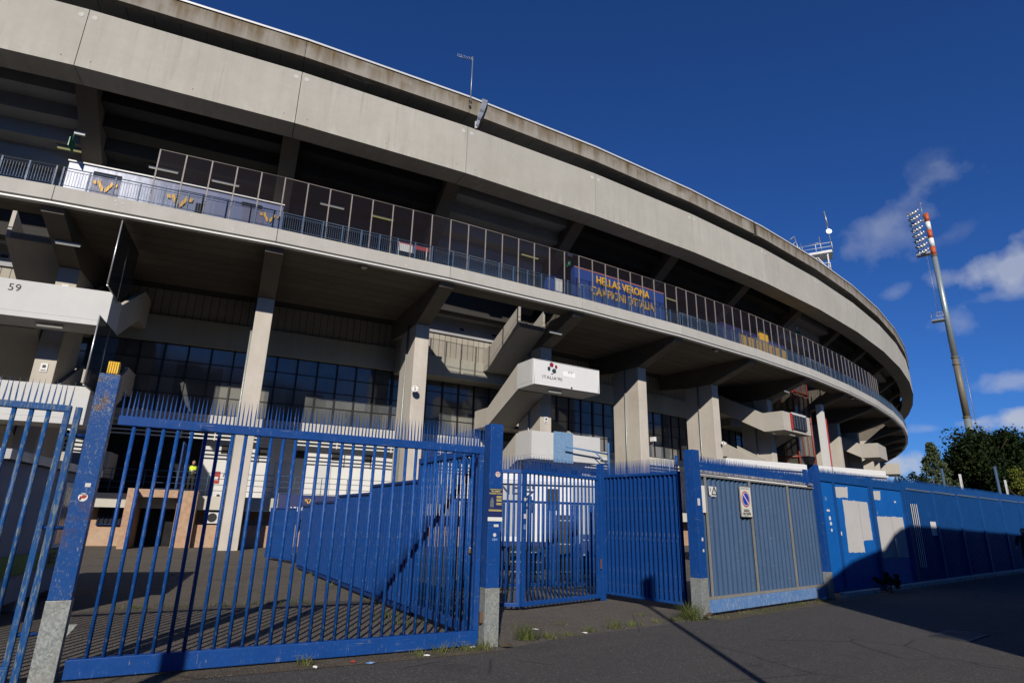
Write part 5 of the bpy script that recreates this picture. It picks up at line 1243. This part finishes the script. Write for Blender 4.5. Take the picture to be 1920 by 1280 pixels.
# ------------------------------------------------------------------ floodlight mast
ms = thing('floodlight_mast', 'tall grey floodlight mast with an orange and white banded top beyond the trees', 'mast', (61.9, 78.5, 0))
mc = Vector((61.9, 78.5, 0)); mx = Vector((.78, -.62, 0)); my = Vector((.62, .78, 0))
def mrad(z): return .47-.0033*z
def mt(z0, z1, m, name):
    mb = MB(); mb.tube(mc+LZ*z0, mc+LZ*z1, mrad(z0), 20, mrad(z1)); return mb.build(name, M[m], ms)
mt(0, 16.2, 'mast', 'pole'); mt(16.2, 24.6, 'mast_rust', 'pole'); mt(24.6, 40.2, 'mast', 'pole')
z = 40.2
for dz, m in ((1.36, 'mast_red'), (1.36, 'mast_white'), (1.36, 'mast_red'), (1.36, 'mast_white'), (1.36, 'mast_red')): mt(z, z+dz, m, 'colour_band'); z += dz
mb = MB()
for zz in (16.2, 24.6, 23.6, 40.1): mb.tube(mc+LZ*(zz-.1), mc+LZ*(zz+.1), mrad(zz)+.08, 18)
mb.build('flange', M['mast_rust'], ms)
mb = MB(); off = -mx*.85
for s in (-.25, .25): mb.tube(mc+off+my*s+LZ*30.9, mc+off+my*s+LZ*40.5, .022, 5)
for q in range(26): mb.tube(mc+off-my*.25-mx*.16+LZ*(31+q*.37), mc+off+my*.25+mx*.16+LZ*(31+q*.37), .018, 4)
mb.build('ladder', M['steel_grey'], ms); mb = MB()
off2 = mx*.85
for s in (-.3, .3): mb.tube(mc+off2+my*s+LZ*12, mc+off2+my*s+LZ*24.5, .028, 5)
for q in range(34): mb.tube(mc+off2-my*.3-mx*.22+LZ*(12.1+q*.37), mc+off2+my*.3+mx*.22+LZ*(12.1+q*.37), .02, 4)
mb.build('ladder', M['steel_grey'], ms)
for sd_, zz in ((-mx*1.05, 30.2), (mx*1.5, 13.6)):
    mb = MB(); c = mc+sd_
    mb.cbox(c+LZ*zz, 1.5, 1.3, .16, mx, my)
    for a in (-.7, 0, .7): mb.tube(c+mx*a-my*.6+LZ*zz, c+mx*a-my*.6+LZ*(zz+1.1), .04, 5)
    for h in (.55, 1.1): mb.tube(c-mx*.7-my*.6+LZ*(zz+h), c+mx*.7-my*.6+LZ*(zz+h), .035, 5)
    mb.build('platform', M['steel_grey'], ms)
mb = MB()
for zz in (40.9, 43.2, 46.0): mb.cbox(mc-mx*.95+LZ*zz, 1.9, .22, .18, mx, my)
mb.tube(mc-mx*1.75+LZ*40.8, mc-mx*2.05+LZ*48.0, .07, 6); mb.tube(mc-mx*1.0+LZ*40.8, mc-mx*1.2+LZ*47.8, .07, 6); mb.cbox(mc-mx*1.25+LZ*40.6, 1.7, 1.0, .2, mx, my)
mb.tube(mc-mx*.4+LZ*46.5, mc-mx*.45+LZ*49.0, .05, 5); mb.tube(mc-mx*.8+LZ*48.9, mc-mx*.2+LZ*48.9, .05, 5)
mb.build('lamp_rack', M['steel_grey'], ms)
base = None; aim = (-mx*.80-LZ*.5+my*.2).normalized()
for r_ in range(8):
    for c_ in range(3):
        loc = mc-mx*(.72+c_*.42+.045*r_)+my*(c_-1)*.75+LZ*(41.0+r_*.93+.22*c_)
        if base is None:
            mb = MB(); mb.tube(Vector((0, 0, 0)), aim*.42, .17, 12, .31); mb.tube(aim*.42, aim*.47, .32, 12, .32); mb.tube(-aim*.3, Vector((0, 0, 0)), .13, 10, .16)
            base = mb.build('floodlight', [M['alu']], None); base.parent = ms; base.location = loc-mc
        else:
            c2 = base.copy(); col.objects.link(c2); c2.parent = ms; c2.location = loc-mc

# ------------------------------------------------------------------ trees
def tree(name, lab, loc, h, rx, ry, crown_z, leaf, n, size, seed, cat='tree', cone=False, group='trees behind the far fence'):
    rr = random.Random(seed); o = thing(name, lab, cat, loc, group); B = Vector(loc)
    mb = MB(); tz = crown_z+.35*(h-crown_z)
    mb.tube(B, B+LZ*crown_z, h*.03, 9, h*.022); mb.tube(B+LZ*crown_z, B+LZ*(h*.92), h*.022, 8, h*.006)
    limbs = []
    for q in range(16):
        a = rr.uniform(0, 6.283); z0 = rr.uniform(crown_z*.8, h*.7); f = 1-(z0-crown_z)/(h-crown_z) if cone else 1
        e = B+Vector((math.cos(a)*rx*.72*f, math.sin(a)*ry*.72*f, z0+rr.uniform(.1, .3)*(h-crown_z)*(.5 if cone else 1)))
        mb.tube(B+LZ*z0, e, h*.010, 6, h*.003); limbs.append(e)
    mb.build('trunk', M['bark'], o)
    v = []; f_ = []
    clumps = []
    for q in range(max(24, n//(40 if cone else 130))):
        a = rr.uniform(0, 6.283); t = rr.uniform(-1, 1)
        if cone:
            t = rr.random()**1.3; z_ = crown_z+(h-crown_z)*t; R_ = (1-t)*.95+.04; s_ = .55+.45*rr.random()
            c = Vector((math.cos(a)*rx*R_*s_, math.sin(a)*ry*R_*s_, z_-.12*(h-crown_z)*R_*s_*0)); cr = .17*rx*(.5+.5*(1-t))
        else:
            r_ = rr.random()**.33*(.8+.28*math.sin(a*3+seed)*math.cos(t*4+seed)); c = Vector((math.cos(a)*math.sqrt(1-t*t)*rx*r_, math.sin(a)*math.sqrt(1-t*t)*ry*r_, crown_z+(h-crown_z)*(.5+.47*t*r_))); cr = rr.uniform(.16, .30)*min(rx, (h-crown_z)/2)
        clumps.append((c, cr))
    per = n//len(clumps)
    for c, cr in clumps:
        for q in range(per):
            d = Vector((rr.gauss(0, 1), rr.gauss(0, 1), rr.gauss(0, 1))).normalized()*cr*rr.random()**.45
            p = B+c+d; nrm = Vector((rr.gauss(0, 1), rr.gauss(0, 1), rr.gauss(0, 1)+.4)).normalized(); u = nrm.orthogonal().normalized(); w = nrm.cross(u); s = size*rr.uniform(.6, 1.35)
            k = len(v); v += [tuple(p-u*s*.5), tuple(p+w*s*.34), tuple(p+u*s*.6), tuple(p-w*s*.34)]; f_.append((k, k+1, k+2, k+3))
    me = bpy.data.meshes.new('crown'); me.from_pydata([(a-B.x, b-B.y, c-B.z) for a, b, c in v], [], f_); me.materials.append(M[leaf])
    ob = bpy.data.objects.new('crown', me); col.objects.link(ob); ob.parent = o; return o
tree('broadleaf_tree', 'large dark green broadleaf tree rising in front of the floodlight mast', (40.9, 50.2, 0), 10.6, 4.2, 4.2, 1.2, 'leaf_dark', 52000, .24, 1)
tree('broadleaf_tree', 'dark round tree at the right edge behind the far fence', (49.5, 54.0, 0), 9.8, 4.6, 4.6, 1.2, 'leaf_dark', 44000, .25, 2)
tree('broadleaf_tree', 'mid green tree filling the gap at the far right', (58.5, 55.0, 0), 10.8, 5.5, 5, 1.2, 'leaf_mid', 40000, .28, 3)
tree('conifer_tree', 'pale thin conifer with upswept branches beside the large dark tree', (36.2, 50.6, 0), 8.6, 2.9, 2.9, 1.5, 'leaf_pale', 12000, .17, 4, cone=True)
tree('small_tree', 'small dark tree with a loose crown left of the pale conifer', (33.0, 49.0, 0), 6.1, 2.2, 2.0, .9, 'leaf_dark', 15000, .17, 5)
tree('small_tree', 'low green tree just right of the far landing', (31.5, 50.2, 0), 5.4, 1.5, 1.5, .8, 'leaf_mid', 12000, .15, 6)
tree('conifer_tree', 'little pale conifer tip showing above the trailer roof', (29.3, 50.5, 0), 5.9, 1.1, 1.1, .8, 'leaf_pale', 3500, .15, 8, cone=True)
tree('yellow_shrub', 'yellow green shrub showing over the fence at the right edge', (30.5, 35.6, 0), 5.0, 1.6, 1.6, .6, 'leaf_yel', 6000, .16, 9, 'shrub')
tree('broadleaf_tree', 'tall dark tree behind the large broadleaf tree', (55.5, 66.5, 0), 12.4, 6, 5.5, 1.5, 'leaf_dark', 40000, .3, 11)

# ------------------------------------------------------------------ weeds and litter
rr = random.Random(3); v = []; f_ = []
def tuft(c, n, h, spread):
    for q in range(n):
        a = rr.uniform(0, 6.283); r_ = spread*rr.random(); b = Vector((c[0]+math.cos(a)*r_*1.6, c[1]+math.sin(a)*r_*.7, .008)); hh = h*rr.uniform(.4, 1.1)
        d = Vector((rr.gauss(0, .35), rr.gauss(0, .35), 1)).normalized()*hh; w = Vector((math.cos(a+1.3), math.sin(a+1.3), 0))*rr.uniform(.003, .006)
        k = len(v); m_ = b+d*.55+Vector((d.x, d.y, 0))*.1; v.extend([tuple(b-w), tuple(b+w), tuple(m_+w*.7), tuple(m_-w*.7), tuple(b+d+Vector((d.x, d.y, 0))*.5)]); f_.append((k, k+1, k+2, k+3)); f_.append((k+3, k+2, k+4))
for t, n, h, s in ((2.55, 70, .12, .08), (3.9, 60, .09, .16), (4.2, 40, .16, .1), (4.55, 70, .13, .16), (4.8, 60, .15, .13)): tuft(L12.p(t, 0, .22), n, h, s)
for x, y, n, h, s in ((.30, 9.2, 130, .27, .13), (.62, 9.35, 80, .12, .16), (.95, 9.6, 50, .08, .16), (1.35, 9.95, 50, .1, .16), (1.75, 10.3, 60, .2, .12), (2.1, 10.6, 70, .12, .22), (2.6, 11.0, 50, .09, .2), (3.0, 11.2, 60, .1, .2), (3.35, 11.35, 150, .3, .2), (3.3, 11.6, 80, .4, .12), (.9, 10.5, 25, .08, .12), (2.5, 11.7, 30, .09, .15), (-1.6, 10.2, 60, .1, .3), (-2.0, 10.9, 60, .12, .2), (-2.6, 12.4, 40, .12, .2), (-4.2, 15.2, 60, .14, .3), (-5.4, 17.4, 60, .14, .3), (-.45, 9.0, 30, .25, .05)): tuft((x, y), n, h, s)
for q in range(26): tuft(L34.p(.3+q*.2, 0, .12+.2*rr.random()), int(10+40*rr.random()**2), .03+.07*rr.random(), .1)
for q in range(16): tuft((-6.6+q*.18, 10.9+q*.085+.15*rr.random(), 0), int(26*rr.random()**1.5)+4, .10, .1)
for q in range(40): tuft(L4F.p(.8+q*.45, 0, .18), int(14*rr.random()), .12, .1)
me = bpy.data.meshes.new('weeds'); me.from_pydata(v, [], f_); me.materials.append(M['grass']); o = bpy.data.objects.new('weeds', me); col.objects.link(o); tag(o, 'short weeds and dry grass along the foot of the gates', 'weeds', None, 'stuff')
tree('weed_bush', 'leafy green weed bush at the foot of the patched panels', tuple(L4F.p(3.0, 0, .3)), .55, .42, .22, .05, 'leaf_dark', 1500, .045, 21, 'bush', group=None)
def scrap(lab, x, y, sx, sy, m, seed, h=.02):
    r2 = random.Random(seed); pts = []
    for i in range(7): a = 6.283*i/7; k = .6+.5*r2.random(); pts.append((x+math.cos(a)*sx*k, y+math.sin(a)*sy*k, .012+h*r2.random()))
    mb = MB(); c = (x, y, .014+h)
    for i in range(7): mb.poly([pts[i], pts[(i+1) % 7], c])
    o = mb.build('litter', M[m], None, (x, y, 0)); s_ = o.modifiers.new('solid', 'SOLIDIFY'); s_.thickness = .003; tag(o, lab, 'litter', 'litter along the fence')
scrap('crumpled white paper scrap beside the sliding gate beam', -2.1, 7.30, .035, .03, 'white', 1); scrap('pale blue wrapper on the pavement before the sliding gate', -1.55, 7.55, .06, .03, 'beam_light', 2)
scrap('white paper strip on the pavement below the sliding gate', -.95, 8.0, .06, .02, 'white', 3); scrap('red wrapper near the weeds under the sliding gate', -1.75, 7.6, .035, .02, 'red', 4)
scrap('white scrap near the foot of the poster post', -.42, 8.55, .045, .025, 'white', 5); scrap('light paper scrap among the weeds right of the poster post', 1.2, 9.75, .05, .02, 'white', 6)
scrap('crushed blue plastic bottle at the right foot of the corrugated gate', 7.4, 14.7, .16, .06, 'beam_light', 7, .07); scrap('rusty lump of metal at the foot of the post left of the corrugated gate', 3.62, 11.35, .12, .08, 'bark', 8, .12)
scrap('rusty brown scrap of metal at the foot of the poster post', .02, 8.62, .12, .05, 'bark', 9, .05); scrap('white scrap on the asphalt inside the passage', .45, 10.0, .08, .02, 'offwhite', 10, .01)
# drain cover on the pavement in the shade
o = thing('drain_cover', 'dark rectangular drain cover set in the shaded pavement', 'drain cover', (7.3, 10.6, .004))
mb = MB(); mb.cbox((7.35, 10.4, .012), 1.0, .55, .012, L4F.d, L4F.n); mb.build('frame', plain('cast_iron', (.05, .05, .055), .6, .3), o)
mb = MB()
for q in range(7): mb.cbox((7.35+L4F.d.x*(-.4+q*.13), 10.4+L4F.d.y*(-.4+q*.13), .020), .05, .42, .006, L4F.d, L4F.n)
mb.build('slot', M['black'], o)

# ------------------------------------------------------------------ behind the camera: what throws the shadows on fence and pavement
hb = thing('street_building', 'long low rendered building across the street behind the viewer', 'building', (14, 8, 0))
LH = Line((7.0, 3.4), (31.0, 21.4))
prof = [(0, 6.1), (1.2, 6.45), (2.25, 6.75), (3.6, 6.98), (4.4, 7.06), (4.9, 7.3), (5.3, 7.5), (5.9, 7.68), (7.1, 7.8)]
mb = MB(); base_o = .0
ptsA = [(0, -.1)]+prof+[(40, 7.95), (40, -.1)]
mb.prism([LH.p(t, z, 0) for t, z in ptsA], [LH.p(t, z, 9) for t, z in ptsA]); mb.build('wall', concrete('street_render', (.34, .31, .27), (.25, .23, .2), ring=False), hb)
mb = MB()
for q in range(9):
    for z in (1.2, 4.6): mb.box(LH.p(2+q*4, z, -.02), LH.d*1.4, LH.n*.06, LZ*1.7)
mb.build('window', M['glass'], hb)
for (x, y, h, r_, lab) in ((2.72, 1.3, 6.6, .06, 'slim street lamp behind the viewer at right'), (-3.62, 1.2, 5.5, .13, 'thick lamp post behind the viewer at left')):
    o = thing('street_lamp', lab, 'street lamp', (x, y, 0), 'street lamps behind the viewer')
    mb = MB(); mb.tube((x, y, -.05), (x, y, h), r_, 12, r_*.75); mb.build('pole', M['galv'], o)
    mb = MB(); mb.cbox((x, y-.45, h), .22, .9, .12); mb.build('lantern', M['steel_grey'], o, bevel=.02)

# unseen blocks added well behind the viewer to cut the low sky glow
for i, (x, w, d, h, c_, lab) in enumerate(((-80, 52, 14, 27, (.42, .33, .22), 'ochre unseen block added behind the viewer to cut sky glow'), (-27, 50, 14, 26, (.40, .38, .34), 'grey unseen block added behind the viewer to cut sky glow'), (24, 48, 14, 28, (.34, .22, .16), 'brick red unseen block added behind the viewer to cut sky glow'), (76, 52, 14, 26, (.45, .42, .33), 'cream unseen block added behind the viewer to cut sky glow'))):
    Y0 = -52
    o = thing('sky_glow_blocker', lab, 'building', (x, Y0, 0)); wm = concrete('blocker_render_%s' % 'abcde'[i], c_, tuple(v*.75 for v in c_), ring=False)
    mb = MB(); mb.box((x-w/2, Y0-d, -.1), (w, 0, 0), (0, d, 0), (0, 0, h)); mb.build('wall', wm, o)
    mb = MB(); mb.prism([(x-w/2-.4, Y0+.4, h), (x-w/2-.4, Y0-d-.4, h), (x-w/2-.4, Y0-d/2, h+2.2)], [(x+w/2+.4, Y0+.4, h), (x+w/2+.4, Y0-d-.4, h), (x+w/2+.4, Y0-d/2, h+2.2)]); mb.build('roof', plain('blocker_roof_tile', (.26, .11, .06), .8) if i == 0 else bpy.data.materials['blocker_roof_tile'], o)
    for fl_ in range(8):
        for q in range(int(w/5)):
            mb = MB(); mb.box((x-w/2+2+q*5, Y0-.02, 1.2+fl_*3.1), (1.4, 0, 0), (0, .06, 0), (0, 0, 1.6)); mb.build('window', M['black'], o)
# broadcast gear standing about between the inner fence and the truck
for (x, y, w, d, h, m, lab) in ((1.75, 18.6, .55, .5, 1.75, 'black', 'tall black equipment cabinet in front of the white truck'), (.55, 18.3, .9, .6, .85, 'cloth', 'low dark flight case in front of the white truck'), (2.5, 18.9, .5, .4, 1.2, 'navy', 'navy equipment trolley beside the tall black cabinet'), (-.5, 18.5, .5, .5, 1.4, 'blue_dark', 'dark blue folded barrier stack left of the flight case')):
    o = thing('equipment_case', lab, 'case', (x, y, 0), 'broadcast gear by the trucks')
    mb = MB(); mb.cbox((x, y, h/2+.08), w, d, h-.08); mb.build('body', M[m], o, bevel=.02)
    mb = MB()
    for z in (.2, h*.55, h-.12): mb.cbox((x, y-d/2-.006, z), w*.98, .012, .03)
    mb.build('edge_strip', M['steel_grey'], o)
    for a in (-1, 1): mb = MB(); mb.tube((x+a*w*.4-.02, y-d*.35, .05), (x+a*w*.4+.02, y-d*.35, .05), .05, 10); mb.build('castor', M['rubber'], o)
